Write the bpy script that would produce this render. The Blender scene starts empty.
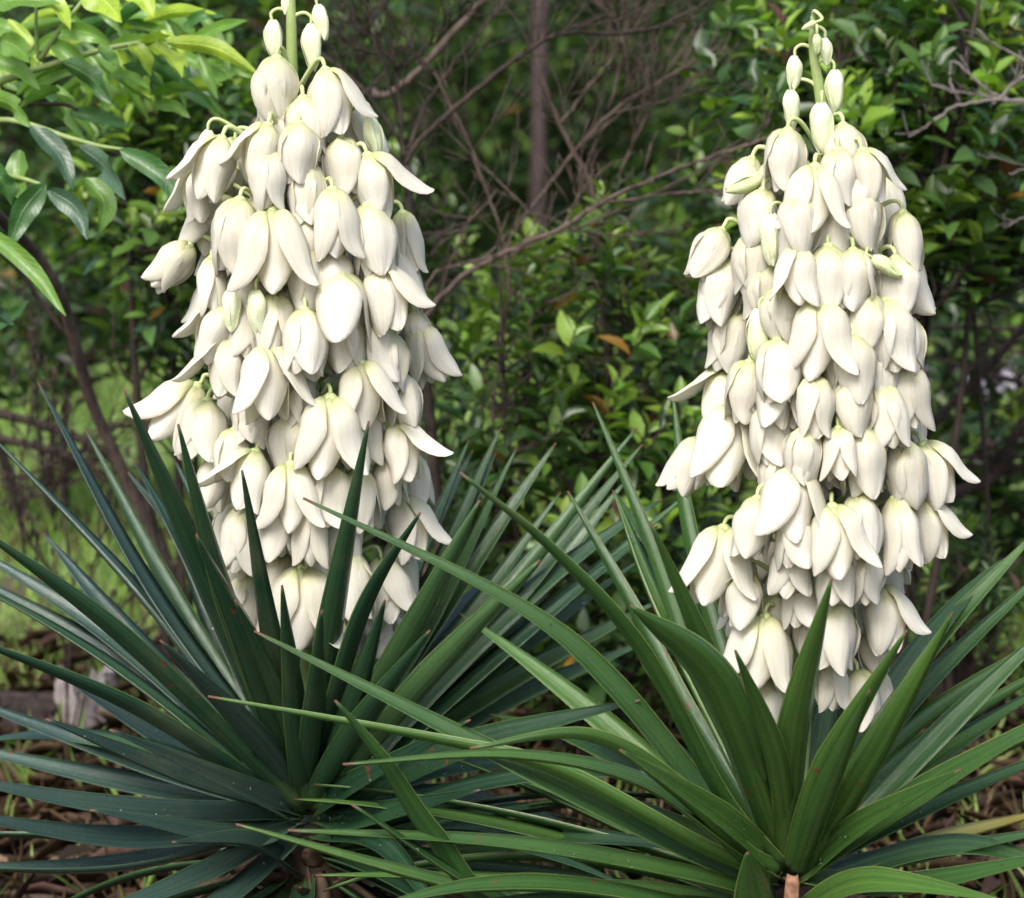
import bpy, math, random
import numpy as np
from mathutils import Vector, Matrix

R = random.Random(7)
NR = np.random.RandomState(11)
S = bpy.context.scene
C = S.collection
rad = math.radians

# ------------------------------------------------------------------ camera, sky, sun, exposure
W, H, FPX = 1024, 898, 2409.0
CAM = Vector((0.0, -2.1, 0.90))
PITCH = rad(8.0)
FW = Vector((0, math.cos(PITCH), -math.sin(PITCH)))
UP = Vector((0, math.sin(PITCH), math.cos(PITCH)))
RT = Vector((1, 0, 0))

cd = bpy.data.cameras.new('camera')
cam = bpy.data.objects.new('camera', cd)
C.objects.link(cam)
cam.location = CAM
cam.rotation_euler = (rad(90) - PITCH, 0, 0)
cd.sensor_width = 36.0
cd.lens = FPX / W * 36.0
cd.clip_start = 0.05
cd.clip_end = 500
cd.dof.use_dof = True
cd.dof.focus_distance = 2.03
cd.dof.aperture_fstop = 8.0
S.camera = cam

SUN_EL, SUN_AZ = 50.0, 202.0        # degrees; azimuth clockwise from +Y (behind the camera, a little to the left)
wd = bpy.data.worlds.new('World')
S.world = wd
wd.use_nodes = True
nt = wd.node_tree
nt.nodes.clear()
sky = nt.nodes.new('ShaderNodeTexSky')
sky.sky_type = 'NISHITA'
sky.sun_disc = False
sky.sun_elevation = rad(SUN_EL)
sky.sun_rotation = rad(SUN_AZ)
sky.air_density = 1.0
sky.dust_density = 4.0
sky.ozone_density = 0.6
bg = nt.nodes.new('ShaderNodeBackground')
bg.inputs['Strength'].default_value = 0.12
wo = nt.nodes.new('ShaderNodeOutputWorld')
nt.links.new(sky.outputs[0], bg.inputs[0])
nt.links.new(bg.outputs[0], wo.inputs[0])

sd = bpy.data.lights.new('sun', 'SUN')
sd.energy = 1.5
sd.angle = rad(28)
sd.color = (1.0, 0.985, 0.97)
sun = bpy.data.objects.new('sun', sd)
C.objects.link(sun)
sv = Vector((math.sin(rad(SUN_AZ)) * math.cos(rad(SUN_EL)), math.cos(rad(SUN_AZ)) * math.cos(rad(SUN_EL)), math.sin(rad(SUN_EL))))
sun.rotation_euler = sv.to_track_quat('Z', 'Y').to_euler()
sun.location = sv * 20

S.view_settings.view_transform = 'Standard'
S.view_settings.look = 'None'
S.view_settings.exposure = 1.1
S.view_settings.gamma = 1.0
S.view_settings.use_curve_mapping = False
S.render.engine = 'CYCLES'
S.cycles.use_denoising = True
S.cycles.max_bounces = 5
S.cycles.use_light_tree = False
S.cycles.adaptive_threshold = 0.02
S.cycles.glossy_bounces = 2
S.cycles.diffuse_bounces = 3
S.cycles.transmission_bounces = 3
S.cycles.sample_clamp_indirect = 4


def P(px, py, Y):
    """world point on the ray through a pixel, at world depth Y"""
    d = FW + RT * ((px - W / 2) / FPX) - UP * ((py - H / 2) / FPX)
    return CAM + d * ((Y - CAM.y) / d.y)


def mpp(Y):
    return (Y - CAM.y) / FPX


def G(px, py, z=0.0):
    """world point where the ray through a pixel meets the height z"""
    d = FW + RT * ((px - W / 2) / FPX) - UP * ((py - H / 2) / FPX)
    return CAM + d * ((z - CAM.z) / d.z)


# ------------------------------------------------------------------ helpers
def tag(o, label=None, cat=None, group=None, kind=None):
    if label: o['label'] = label
    if cat: o['category'] = cat
    if group: o['group'] = group
    if kind: o['kind'] = kind
    return o


def empty(name, loc):
    o = bpy.data.objects.new(name, None)
    o.empty_display_size = 0.1
    o.location = loc
    C.objects.link(o)
    return o


def put(name, me, parent=None, mat=None):
    """link a mesh (given in world coordinates) under its thing"""
    o = bpy.data.objects.new(name, me)
    C.objects.link(o)
    if mat and not me.materials:
        me.materials.append(mat)
    if parent:
        o.parent = parent
        o.matrix_parent_inverse = Matrix.Translation(-world_loc(parent))
    return o


WL = {}


def world_loc(o):
    p = Vector((0, 0, 0))
    if o.type == 'EMPTY':
        return o.location.copy()
    return p


class MB:
    def __init__(s):
        s.v = []; s.f = []; s.uv = []

    def tube(s, pts, radii, n=6, cap=True):
        pts = [Vector(p) for p in pts]
        k0 = len(s.v)
        m = len(pts)
        ref = None
        for i, p in enumerate(pts):
            t = (pts[min(i + 1, m - 1)] - pts[max(i - 1, 0)])
            if t.length < 1e-9: t = Vector((0, 0, 1))
            t.normalize()
            if ref is None:
                ref = Vector((1, 0, 0)) if abs(t.x) < 0.8 else Vector((0, 1, 0))
            a = (ref - t * ref.dot(t)); a.normalize()
            b = t.cross(a); ref = a
            r = radii[i] if hasattr(radii, '__len__') else radii
            for j in range(n):
                an = 2 * math.pi * j / n
                s.v.append(p + a * (r * math.cos(an)) + b * (r * math.sin(an)))
        for i in range(m - 1):
            for j in range(n):
                q = k0 + i * n + j; w = k0 + i * n + (j + 1) % n
                s.f.append((q, w, w + n, q + n))
        if cap:
            s.f.append(tuple(k0 + j for j in range(n))[::-1])
            s.f.append(tuple(k0 + (m - 1) * n + j for j in range(n)))

    def mesh(s, name, smooth=True):
        me = bpy.data.meshes.new(name)
        me.from_pydata([tuple(v) for v in s.v], [], s.f)
        if smooth:
            me.polygons.foreach_set('use_smooth', [True] * len(me.polygons))
        me.update()
        return me


def spline(pts, n=6):
    """Catmull-Rom through pts"""
    pts = [Vector(p) for p in pts]
    if len(pts) < 3:
        return [pts[0].lerp(pts[-1], i / n) for i in range(n + 1)]
    out = []
    e = [pts[0] * 2 - pts[1]] + pts + [pts[-1] * 2 - pts[-2]]
    for i in range(1, len(e) - 2):
        a, b, c, d = e[i - 1], e[i], e[i + 1], e[i + 2]
        for k in range(n):
            t = k / n
            out.append(0.5 * ((2 * b) + (c - a) * t + (2 * a - 5 * b + 4 * c - d) * t * t + (3 * b - a - 3 * c + d) * t ** 3))
    out.append(pts[-1])
    return out


# ------------------------------------------------------------------ materials
def newmat(name):
    m = bpy.data.materials.new(name)
    m.use_nodes = True
    n = m.node_tree
    n.nodes.clear()
    out = n.nodes.new('ShaderNodeOutputMaterial')
    return m, n, out


def N(n, typ, **kw):
    nd = n.nodes.new(typ)
    for k, v in kw.items():
        if k in nd.inputs: nd.inputs[k].default_value = v
        else: setattr(nd, k, v)
    return nd


def ramp(n, src, stops, interp='LINEAR'):
    r = n.nodes.new('ShaderNodeValToRGB')
    r.color_ramp.interpolation = interp
    el = r.color_ramp.elements
    while len(el) < len(stops): el.new(0.5)
    for e, (p, c) in zip(el, stops):
        e.position = p
        e.color = (*c, 1) if len(c) == 3 else c
    n.links.new(src, r.inputs[0])
    return r


def mixc(n, fac, a, b, mode='MIX'):
    m = n.nodes.new('ShaderNodeMix')
    m.data_type = 'RGBA'; m.blend_type = mode
    for sock, v in ((m.inputs[0], fac), (m.inputs[6], a), (m.inputs[7], b)):
        if isinstance(v, (int, float)): sock.default_value = v
        elif isinstance(v, tuple): sock.default_value = (*v, 1)
        else: n.links.new(v, sock)
    return m.outputs[2]


def math_(n, op, a, b=0.0, clamp=False):
    m = n.nodes.new('ShaderNodeMath'); m.operation = op; m.use_clamp = clamp
    for sock, v in ((m.inputs[0], a), (m.inputs[1], b)):
        if isinstance(v, (int, float)): sock.default_value = v
        else: n.links.new(v, sock)
    return m.outputs[0]


def noise(n, scale, detail=3.0, vec=None, rough=0.55):
    t = N(n, 'ShaderNodeTexNoise', Scale=scale, Detail=detail, Roughness=rough)
    if vec is not None: n.links.new(vec, t.inputs['Vector'])
    return t.outputs['Fac']


def mat_foliage(name, rough=0.45, transl=0.3, spec=0.4, tint=(1, 1, 1), veins=False):
    m, n, out = newmat(name)
    at = N(n, 'ShaderNodeAttribute', attribute_name='Col')
    co = N(n, 'ShaderNodeTexCoord')
    nz = noise(n, 45.0, 3, co.outputs['Object'])
    col = mixc(n, 0.5, at.outputs['Color'], ramp(n, nz, [(0.3, (0.55, 0.55, 0.55)), (0.7, (1.25, 1.25, 1.2))]).outputs[0], 'MULTIPLY')
    col = mixc(n, 1.0, col, tint, 'MULTIPLY')
    p = N(n, 'ShaderNodeBsdfPrincipled', Roughness=rough)
    p.inputs['Specular IOR Level'].default_value = spec
    if veins:
        uv = N(n, 'ShaderNodeUVMap', uv_map='UVMap')
        sx = N(n, 'ShaderNodeSeparateXYZ'); n.links.new(uv.outputs[0], sx.inputs[0])
        e = math_(n, 'ABSOLUTE', math_(n, 'SUBTRACT', sx.outputs[0], 0.5))
        mid = ramp(n, e, [(0.015, (1, 1, 1)), (0.04, (0, 0, 0))]).outputs[0]
        w = math_(n, 'SINE', math_(n, 'MULTIPLY', math_(n, 'SUBTRACT', sx.outputs[1], math_(n, 'MULTIPLY', e, 0.32)), 75.0))
        side = ramp(n, w, [(0.82, (0, 0, 0)), (0.98, (0.55, 0.55, 0.55))]).outputs[0]
        v = math_(n, 'MAXIMUM', mid, side)
        col = mixc(n, v, col, mixc(n, 1.0, col, (1.7, 1.5, 1.6), 'MULTIPLY'))
        blot = ramp(n, noise(n, 28.0, 3, co.outputs['Object']), [(0.66, (0, 0, 0)), (0.72, (0.7, 0.7, 0.7))]).outputs[0]
        col = mixc(n, blot, col, (0.16, 0.12, 0.04))
        b = N(n, 'ShaderNodeBump', Strength=0.5, Distance=0.001); b.invert = True
        n.links.new(v, b.inputs['Height']); n.links.new(b.outputs[0], p.inputs['Normal'])
    n.links.new(col, p.inputs['Base Color'])
    tr = N(n, 'ShaderNodeBsdfTranslucent')
    tc = mixc(n, 1.0, col, (1.5, 1.7, 0.7), 'MULTIPLY')
    n.links.new(tc, tr.inputs['Color'])
    mx = N(n, 'ShaderNodeMixShader'); mx.inputs[0].default_value = transl
    n.links.new(p.outputs[0], mx.inputs[1]); n.links.new(tr.outputs[0], mx.inputs[2])
    n.links.new(mx.outputs[0], out.inputs[0])
    return m


def mat_bark(name, dark, light, scale=60.0, rough=0.85, bump=0.4):
    m, n, out = newmat(name)
    co = N(n, 'ShaderNodeTexCoord')
    mp = N(n, 'ShaderNodeMapping'); mp.inputs['Scale'].default_value = (1, 1, 0.35)
    n.links.new(co.outputs['Object'], mp.inputs[0])
    nz = noise(n, scale, 5, mp.outputs[0], 0.65)
    col = ramp(n, nz, [(0.3, dark), (0.7, light)]).outputs[0]
    n2 = noise(n, scale * 0.12, 2, co.outputs['Object'])
    col = mixc(n, 0.6, col, ramp(n, n2, [(0.35, (0.6, 0.6, 0.6)), (0.7, (1.15, 1.12, 1.1))]).outputs[0], 'MULTIPLY')
    p = N(n, 'ShaderNodeBsdfPrincipled', Roughness=rough)
    p.inputs['Specular IOR Level'].default_value = 0.25
    n.links.new(col, p.inputs['Base Color'])
    b = N(n, 'ShaderNodeBump', Strength=bump, Distance=0.004)
    n.links.new(nz, b.inputs['Height']); n.links.new(b.outputs[0], p.inputs['Normal'])
    n.links.new(p.outputs[0], out.inputs[0])
    return m


def mat_petal():
    m, n, out = newmat('waxy_petal')
    uv = N(n, 'ShaderNodeUVMap', uv_map='UVMap')
    sp = N(n, 'ShaderNodeSeparateXYZ'); n.links.new(uv.outputs[0], sp.inputs[0])
    oi = N(n, 'ShaderNodeObjectInfo')
    base = ramp(n, sp.outputs[1], [(0.0, (0.62, 0.72, 0.33)), (0.10, (0.84, 0.86, 0.58)), (0.32, (0.945, 0.935, 0.885)), (1.0, (0.95, 0.95, 0.94))]).outputs[0]
    var = ramp(n, oi.outputs['Random'], [(0, (0.95, 0.94, 0.90)), (1, (1.0, 1.0, 1.0))]).outputs[0]
    col = mixc(n, 1.0, base, var, 'MULTIPLY')
    co = N(n, 'ShaderNodeTexCoord')
    nz = noise(n, 70.0, 2, co.outputs['Object'])
    col = mixc(n, 0.35, col, ramp(n, nz, [(0.35, (0.93, 0.92, 0.86)), (0.7, (1, 1, 1))]).outputs[0], 'MULTIPLY')
    # fine lengthwise veins
    mp = N(n, 'ShaderNodeMapping'); mp.inputs['Scale'].default_value = (1.0, 0.06, 1.0)
    n.links.new(uv.outputs[0], mp.inputs[0])
    vein = noise(n, 13.0, 4, mp.outputs[0], 0.6)
    col = mixc(n, 0.8, col, ramp(n, vein, [(0.36, (0.90, 0.89, 0.80)), (0.52, (1, 1, 1))]).outputs[0], 'MULTIPLY')
    br = math_(n, 'MULTIPLY', ramp(n, noise(n, 55.0, 2, co.outputs['Object']), [(0.60, (0, 0, 0)), (0.68, (1, 1, 1))]).outputs[0], ramp(n, sp.outputs[1], [(0.86, (0, 0, 0)), (0.99, (0.6, 0.6, 0.6))]).outputs[0])
    col = mixc(n, br, col, (0.55, 0.38, 0.20))
    bp = N(n, 'ShaderNodeBump', Strength=0.45, Distance=0.0018)
    n.links.new(vein, bp.inputs['Height'])
    p = N(n, 'ShaderNodeBsdfPrincipled', Roughness=0.55)
    p.inputs['Specular IOR Level'].default_value = 0.25
    n.links.new(col, p.inputs['Base Color']); n.links.new(bp.outputs[0], p.inputs['Normal'])
    tr = N(n, 'ShaderNodeBsdfTranslucent')
    n.links.new(mixc(n, 1.0, col, (1.0, 0.975, 0.82), 'MULTIPLY'), tr.inputs['Color'])
    mx = N(n, 'ShaderNodeMixShader'); mx.inputs[0].default_value = 0.5
    n.links.new(p.outputs[0], mx.inputs[1]); n.links.new(tr.outputs[0], mx.inputs[2])
    n.links.new(mx.outputs[0], out.inputs[0])
    return m


def mat_simple(name, a, b, scale=40, rough=0.6, spec=0.3):
    m, n, out = newmat(name)
    co = N(n, 'ShaderNodeTexCoord')
    nz = noise(n, scale, 4, co.outputs['Object'])
    col = ramp(n, nz, [(0.3, a), (0.7, b)]).outputs[0]
    p = N(n, 'ShaderNodeBsdfPrincipled', Roughness=rough)
    p.inputs['Specular IOR Level'].default_value = spec
    n.links.new(col, p.inputs['Base Color'])
    n.links.new(p.outputs[0], out.inputs[0])
    return m


def mat_yucca(name, c0, c1, margin):
    m, n, out = newmat(name)
    uv = N(n, 'ShaderNodeUVMap', uv_map='UVMap')
    sp = N(n, 'ShaderNodeSeparateXYZ'); n.links.new(uv.outputs[0], sp.inputs[0])
    oi = N(n, 'ShaderNodeObjectInfo')
    col = mixc(n, oi.outputs['Random'], c0, c1)
    mp = N(n, 'ShaderNodeMapping'); mp.inputs['Scale'].default_value = (1.0, 0.035, 1.0)
    n.links.new(uv.outputs[0], mp.inputs[0])
    n.links.new(math_(n, 'MULTIPLY', oi.outputs['Random'], 37.0), mp.inputs['Location']) if False else None
    st = noise(n, 15.0, 6, mp.outputs[0], 0.75)
    col = mixc(n, 0.75, col, ramp(n, st, [(0.34, (0.45, 0.5, 0.48)), (0.5, (1, 1, 1)), (0.66, (1.6, 1.5, 1.25))]).outputs[0], 'MULTIPLY')
    co = N(n, 'ShaderNodeTexCoord')
    bl = noise(n, 9.0, 3, co.outputs['Object'])
    col = mixc(n, 0.6, col, ramp(n, bl, [(0.35, (0.7, 0.78, 0.86)), (0.7, (1.15, 1.1, 0.95))]).outputs[0], 'MULTIPLY')
    # yellower towards the clasping base
    col = mixc(n, ramp(n, sp.outputs[1], [(0.0, (1, 1, 1)), (0.10, (0, 0, 0))]).outputs[0], col, (0.07, 0.12, 0.04))
    # thin pale margin
    e = math_(n, 'ABSOLUTE', math_(n, 'SUBTRACT', sp.outputs[0], 0.5))
    col = mixc(n, ramp(n, e, [(0.455, (0, 0, 0)), (0.485, (1, 1, 1))]).outputs[0], col, margin)
    # dusty and yellowed patches
    du = noise(n, 3.5, 4, co.outputs['Object'], 0.7)
    col = mixc(n, ramp(n, du, [(0.56, (0, 0, 0)), (0.72, (0.35, 0.35, 0.35))]).outputs[0], col, (0.17, 0.18, 0.10))
    # rust-coloured spots
    vo = noise(n, 75.0, 2, co.outputs['Object'])
    big = noise(n, 6.0, 2, co.outputs['Object'])
    spot = math_(n, 'MULTIPLY', ramp(n, vo, [(0.69, (0, 0, 0)), (0.72, (1, 1, 1))]).outputs[0], ramp(n, big, [(0.52, (0, 0, 0)), (0.6, (1, 1, 1))]).outputs[0])
    col = mixc(n, spot, col, (0.16, 0.05, 0.03))
    # dry brown spine at the tip
    col = mixc(n, ramp(n, sp.outputs[1], [(0.982, (0, 0, 0)), (0.992, (1, 1, 1))]).outputs[0], col, (0.13, 0.06, 0.035))
    p = N(n, 'ShaderNodeBsdfPrincipled')
    p.inputs['Specular IOR Level'].default_value = 0.65
    n.links.new(ramp(n, bl, [(0.3, (0.20, 0.20, 0.20)), (0.7, (0.34, 0.34, 0.34))]).outputs[0], p.inputs['Roughness'])
    bp = N(n, 'ShaderNodeBump', Strength=0.6, Distance=0.0015)
    n.links.new(st, bp.inputs['Height']); n.links.new(bp.outputs[0], p.inputs['Normal'])
    n.links.new(col, p.inputs['Base Color'])
    tr = N(n, 'ShaderNodeBsdfTranslucent'); n.links.new(mixc(n, 1.0, col, (1.3, 1.6, 0.6), 'MULTIPLY'), tr.inputs['Color'])
    mx = N(n, 'ShaderNodeMixShader'); mx.inputs[0].default_value = 0.10
    n.links.new(p.outputs[0], mx.inputs[1]); n.links.new(tr.outputs[0], mx.inputs[2])
    n.links.new(mx.outputs[0], out.inputs[0])
    return m


M_PETAL = mat_petal()
M_BUD = mat_simple('green_white_bud', (0.62, 0.70, 0.40), (0.80, 0.82, 0.62), 25, 0.5)
M_PED = mat_simple('pale_green_stalk', (0.42, 0.50, 0.20), (0.60, 0.66, 0.34), 40, 0.5)
M_STALK = mat_simple('flower_stalk_green', (0.17, 0.25, 0.07), (0.33, 0.41, 0.16), 30, 0.5)
M_YL = mat_yucca('yucca_leaf_blue_green', (0.016, 0.052, 0.028), (0.034, 0.088, 0.036), (0.10, 0.19, 0.05))
M_YR = mat_yucca('yucca_leaf_green', (0.036, 0.098, 0.024), (0.075, 0.165, 0.034), (0.24, 0.34, 0.09))
M_YB = mat_yucca('yucca_leaf_bloom_sky_sheen', (0.032, 0.066, 0.056), (0.052, 0.098, 0.076), (0.11, 0.19, 0.09))  # waxy bloom plus sky reflection on upper faces, both put into the colour
M_YF = mat_yucca('yucca_leaf_fresh_lit', (0.055, 0.125, 0.048), (0.085, 0.175, 0.062), (0.20, 0.30, 0.11))  # fresh green of the right-hand fan, light on its faces painted in
M_DRY = mat_simple('dry_leaf', (0.035, 0.022, 0.014), (0.13, 0.09, 0.06), 30, 0.85)
M_YELLOW = mat_simple('yellowing_leaf', (0.45, 0.36, 0.07), (0.60, 0.52, 0.14), 20, 0.6)
M_WATER, _n, _o = newmat('water_drop')
_p = N(_n, 'ShaderNodeBsdfPrincipled', Roughness=0.05)
_p.inputs['Base Color'].default_value = (0.8, 0.9, 0.9, 1)
_p.inputs['Transmission Weight'].default_value = 1.0
_p.inputs['IOR'].default_value = 1.33
_n.links.new(_p.outputs[0], _o.inputs[0])
M_CUT = mat_simple('cut_leaf_base', (0.16, 0.075, 0.045), (0.42, 0.23, 0.15), 160, 0.8)
M_OLD = mat_bark('old_leaf_base_fibre', (0.022, 0.015, 0.010), (0.12, 0.08, 0.05), 140)
M_TRUNK = mat_bark('fibrous_trunk', (0.02, 0.014, 0.010), (0.08, 0.052, 0.035), 90)
M_TWIG_DARK = mat_bark('dark_twig_bark', (0.018, 0.014, 0.012), (0.075, 0.055, 0.045), 80)
M_TWIG_BROWN = mat_bark('brown_twig_bark', (0.042, 0.031, 0.026), (0.155, 0.115, 0.095), 80)
M_TWIG_GREY = mat_bark('grey_twig_bark', (0.10, 0.085, 0.08), (0.27, 0.24, 0.23), 80)
M_TREE = mat_bark('tree_bark', (0.03, 0.021, 0.022), (0.11, 0.078, 0.08), 14)
M_STUMP = mat_bark('weathered_stump_wood', (0.05, 0.04, 0.04), (0.34, 0.30, 0.30), 55, 0.9, 0.8)
M_ROT = mat_bark('rotten_log_wood', (0.012, 0.010, 0.010), (0.07, 0.05, 0.045), 50, 0.9, 0.8)
M_FOL = mat_foliage('shrub_leaf', 0.36, 0.26, 0.5, (0.95, 0.97, 0.92))
M_FOLBIG = mat_foliage('sapling_leaf', 0.33, 0.30, 0.55, veins=True)
M_FOLFAR = mat_foliage('woodland_leaf', 0.55, 0.30, 0.25, (0.8, 0.85, 0.85))
M_GRASS = mat_foliage('grass_blade', 0.5, 0.35, 0.25)
M_LITTER = mat_foliage('leaf_litter', 0.8, 0.1, 0.15)

# ------------------------------------------------------------------ ground
def gz(x, y):
    return 0.018 * math.sin(x * 1.7 + 0.6) * math.cos(y * 1.3) + 0.012 * math.sin(x * 4.1 + y * 3.3)


def build_ground():
    xs = np.concatenate([np.linspace(-150, -6, 10), np.linspace(-5, 5, 61), np.linspace(6, 150, 10)])
    ys = np.concatenate([np.linspace(-30, -3, 6), np.linspace(-2.5, 8, 64), np.linspace(9, 220, 14)])
    v = [(x, y, gz(x, y) if (abs(x) < 6 and -3 < y < 9) else 0.0) for y in ys for x in xs]
    nx = len(xs)
    f = [(j * nx + i, j * nx + i + 1, (j + 1) * nx + i + 1, (j + 1) * nx + i) for j in range(len(ys) - 1) for i in range(nx - 1)]
    me = bpy.data.meshes.new('ground'); me.from_pydata(v, [], f)
    me.polygons.foreach_set('use_smooth', [True] * len(f))
    m, n, out = newmat('ground_soil_and_turf')
    co = N(n, 'ShaderNodeTexCoord')
    a = noise(n, 1.6, 5, co.outputs['Object'], 0.6)
    b = noise(n, 30.0, 5, co.outputs['Object'], 0.7)
    turf = ramp(n, b, [(0.3, (0.06, 0.12, 0.025)), (0.7, (0.19, 0.28, 0.07))]).outputs[0]
    soil = ramp(n, b, [(0.3, (0.025, 0.016, 0.011)), (0.7, (0.13, 0.085, 0.06))]).outputs[0]
    sx = N(n, 'ShaderNodeSeparateXYZ'); n.links.new(co.outputs['Object'], sx.inputs[0])
    near = ramp(n, math_(n, 'MULTIPLY', sx.outputs[1], 0.2), [(0.22, (0.35, 0.35, 0.35)), (0.36, (0, 0, 0))]).outputs[0]
    fac = ramp(n, math_(n, 'ADD', a, near), [(0.50, (0, 0, 0)), (0.62, (1, 1, 1))]).outputs[0]
    col = mixc(n, fac, turf, soil)
    p = N(n, 'ShaderNodeBsdfPrincipled', Roughness=0.95)
    n.links.new(col, p.inputs['Base Color'])
    bp = N(n, 'ShaderNodeBump', Strength=0.6, Distance=0.03)
    n.links.new(b, bp.inputs['Height']); n.links.new(bp.outputs[0], p.inputs['Normal'])
    n.links.new(p.outputs[0], out.inputs[0])
    o = put('ground', me, None, m)
    tag(o, kind='structure')
    # pale gravel path beyond the shrubs
    v, f = [], []
    K = 40
    for i in range(K + 1):
        x = 0.1 + 5.4 * i / K
        yc = 5.6 + 0.25 * math.sin(x * 0.9)
        for e in (-0.55, 0.55):
            y = yc + e + 0.08 * math.sin(x * 5 + e * 3)
            v.append((x, y, gz(x, y) + 0.03))
    f = [(2 * i, 2 * i + 2, 2 * i + 3, 2 * i + 1) for i in range(K)]
    me = bpy.data.meshes.new('gravel_path'); me.from_pydata(v, [], f)
    o = put('gravel_path', me, None, mat_simple('pale_gravel', (0.20, 0.18, 0.22), (0.44, 0.40, 0.46), 70, 0.9))
    tag(o, kind='structure')


build_ground()

# ------------------------------------------------------------------ leaf-cloud machinery (numpy)
def leaf_template(fold=0.18, droop=0.12, shape='ovate'):
    if shape == 'ovate':
        rows = [(0.0, 0.0), (0.18, 0.62), (0.45, 1.0), (0.75, 0.68), (1.0, 0.0)]
    elif shape == 'lance':
        rows = [(0.0, 0.0), (0.12, 0.62), (0.35, 1.0), (0.68, 0.66), (1.0, 0.0)]
    else:
        rows = [(0.0, 0.0), (0.2, 0.8), (0.5, 1.0), (0.8, 0.7), (1.0, 0.0)]
    v, f = [], []
    for s, w in rows:
        z = -droop * s * s
        if w == 0: v.append((0, s, z))
        else: v += [(-0.5 * w, s, z + fold * 0.5 * w), (0, s, z), (0.5 * w, s, z + fold * 0.5 * w)]
    # indices: 0 base; 1-3, 4-6, 7-9; 10 tip
    f = [(0, 2, 1), (0, 3, 2)]
    for a, b in ((1, 4), (4, 7)):
        f += [(a, a + 1, b + 1, b), (a + 1, a + 2, b + 2, b + 1)]
    f += [(7, 8, 10), (8, 9, 10)]
    return np.array(v, float), f


def frames(pos, d, nrm):
    d = d / (np.linalg.norm(d, axis=1, keepdims=True) + 1e-9)
    x = np.cross(d, nrm); x /= (np.linalg.norm(x, axis=1, keepdims=True) + 1e-9)
    z = np.cross(x, d)
    return x, d, z


def cloud_mesh(name, pos, d, nrm, length, width, col, shape='ovate', fold=0.18, droop=0.12):
    tv, tf = leaf_template(fold, droop, shape)
    n = len(pos); k = len(tv)
    x, y, z = frames(pos, d, nrm)
    L = length[:, None, None]; Wd = width[:, None, None]
    V = pos[:, None, :] + x[:, None, :] * (tv[None, :, 0:1] * Wd) + y[:, None, :] * (tv[None, :, 1:2] * L) + z[:, None, :] * (tv[None, :, 2:3] * L)
    V = V.reshape(-1, 3)
    lens = np.array([len(q) for q in tf]); flat = np.concatenate([np.array(q) for q in tf])
    loops = (flat[None, :] + (np.arange(n) * k)[:, None]).ravel()
    tot = np.tile(lens, n); start = np.concatenate([[0], np.cumsum(tot)[:-1]])
    me = bpy.data.meshes.new(name)
    me.vertices.add(len(V)); me.vertices.foreach_set('co', V.ravel().astype(np.float32))
    me.loops.add(len(loops)); me.loops.foreach_set('vertex_index', loops.astype(np.int32))
    me.polygons.add(len(tot)); me.polygons.foreach_set('loop_start', start.astype(np.int32))
    me.polygons.foreach_set('use_smooth', np.ones(len(tot), bool))
    me.update(calc_edges=True)
    at = me.color_attributes.new('Col', 'FLOAT_COLOR', 'POINT')
    cc = np.ones((n, k, 4), np.float32); cc[:, :, :3] = col[:, None, :]
    at.data.foreach_set('color', cc.ravel())
    return me


TONES = {}


def tone_mesh(shape, col, fold, droop, key):
    """one shared single-leaf mesh per colour tone"""
    q = tuple(round(c * 24) for c in (col[0] ** 0.5, col[1] ** 0.5, col[2] ** 0.5))
    k = (key, shape, q, round(fold, 1), round(droop, 1))
    if k not in TONES:
        c = np.array([[(q[0] / 24) ** 2, (q[1] / 24) ** 2, (q[2] / 24) ** 2]])
        TONES[k] = cloud_mesh('leaf', np.zeros((1, 3)), np.array([[0, 1., 0]]), np.array([[0, 0, 1.]]), np.ones(1), np.ones(1), c, shape, fold, droop)
    return TONES[k]


def single_leaves(parent, idx, pos, d, nrm, length, width, col, mat, shape, key, name='leaf'):
    x, y, z = frames(pos, d, nrm)
    off = world_loc(parent)
    for i in idx:
        me = tone_mesh(shape, col[i], 0.1 + 0.2 * (i % 3), 0.1 + 0.1 * (i % 2), key)
        o = bpy.data.objects.new(name, me)
        if not me.materials: me.materials.append(mat)
        C.objects.link(o)
        o.parent = parent
        L, w = length[i], width[i]
        p = pos[i] - np.array(off)
        o.matrix_local = Matrix(((x[i][0] * w, y[i][0] * L, z[i][0] * L, p[0]), (x[i][1] * w, y[i][1] * L, z[i][1] * L, p[1]), (x[i][2] * w, y[i][2] * L, z[i][2] * L, p[2]), (0, 0, 0, 1)))


def project(p):
    """pixel of world points (n,3)"""
    q = p - np.array(CAM)
    t = q @ np.array(FW)
    return W / 2 + FPX * (q @ np.array(RT)) / t, H / 2 - FPX * (q @ np.array(UP)) / t, t


GREENS_NEW = [(0.20, 0.33, 0.045), (0.25, 0.38, 0.055), (0.16, 0.29, 0.05)]
GREENS_MID = [(0.095, 0.185, 0.035), (0.075, 0.155, 0.035), (0.11, 0.195, 0.035)]
GREENS_OLD = [(0.04, 0.09, 0.024), (0.05, 0.10, 0.03), (0.032, 0.075, 0.024)]


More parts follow.
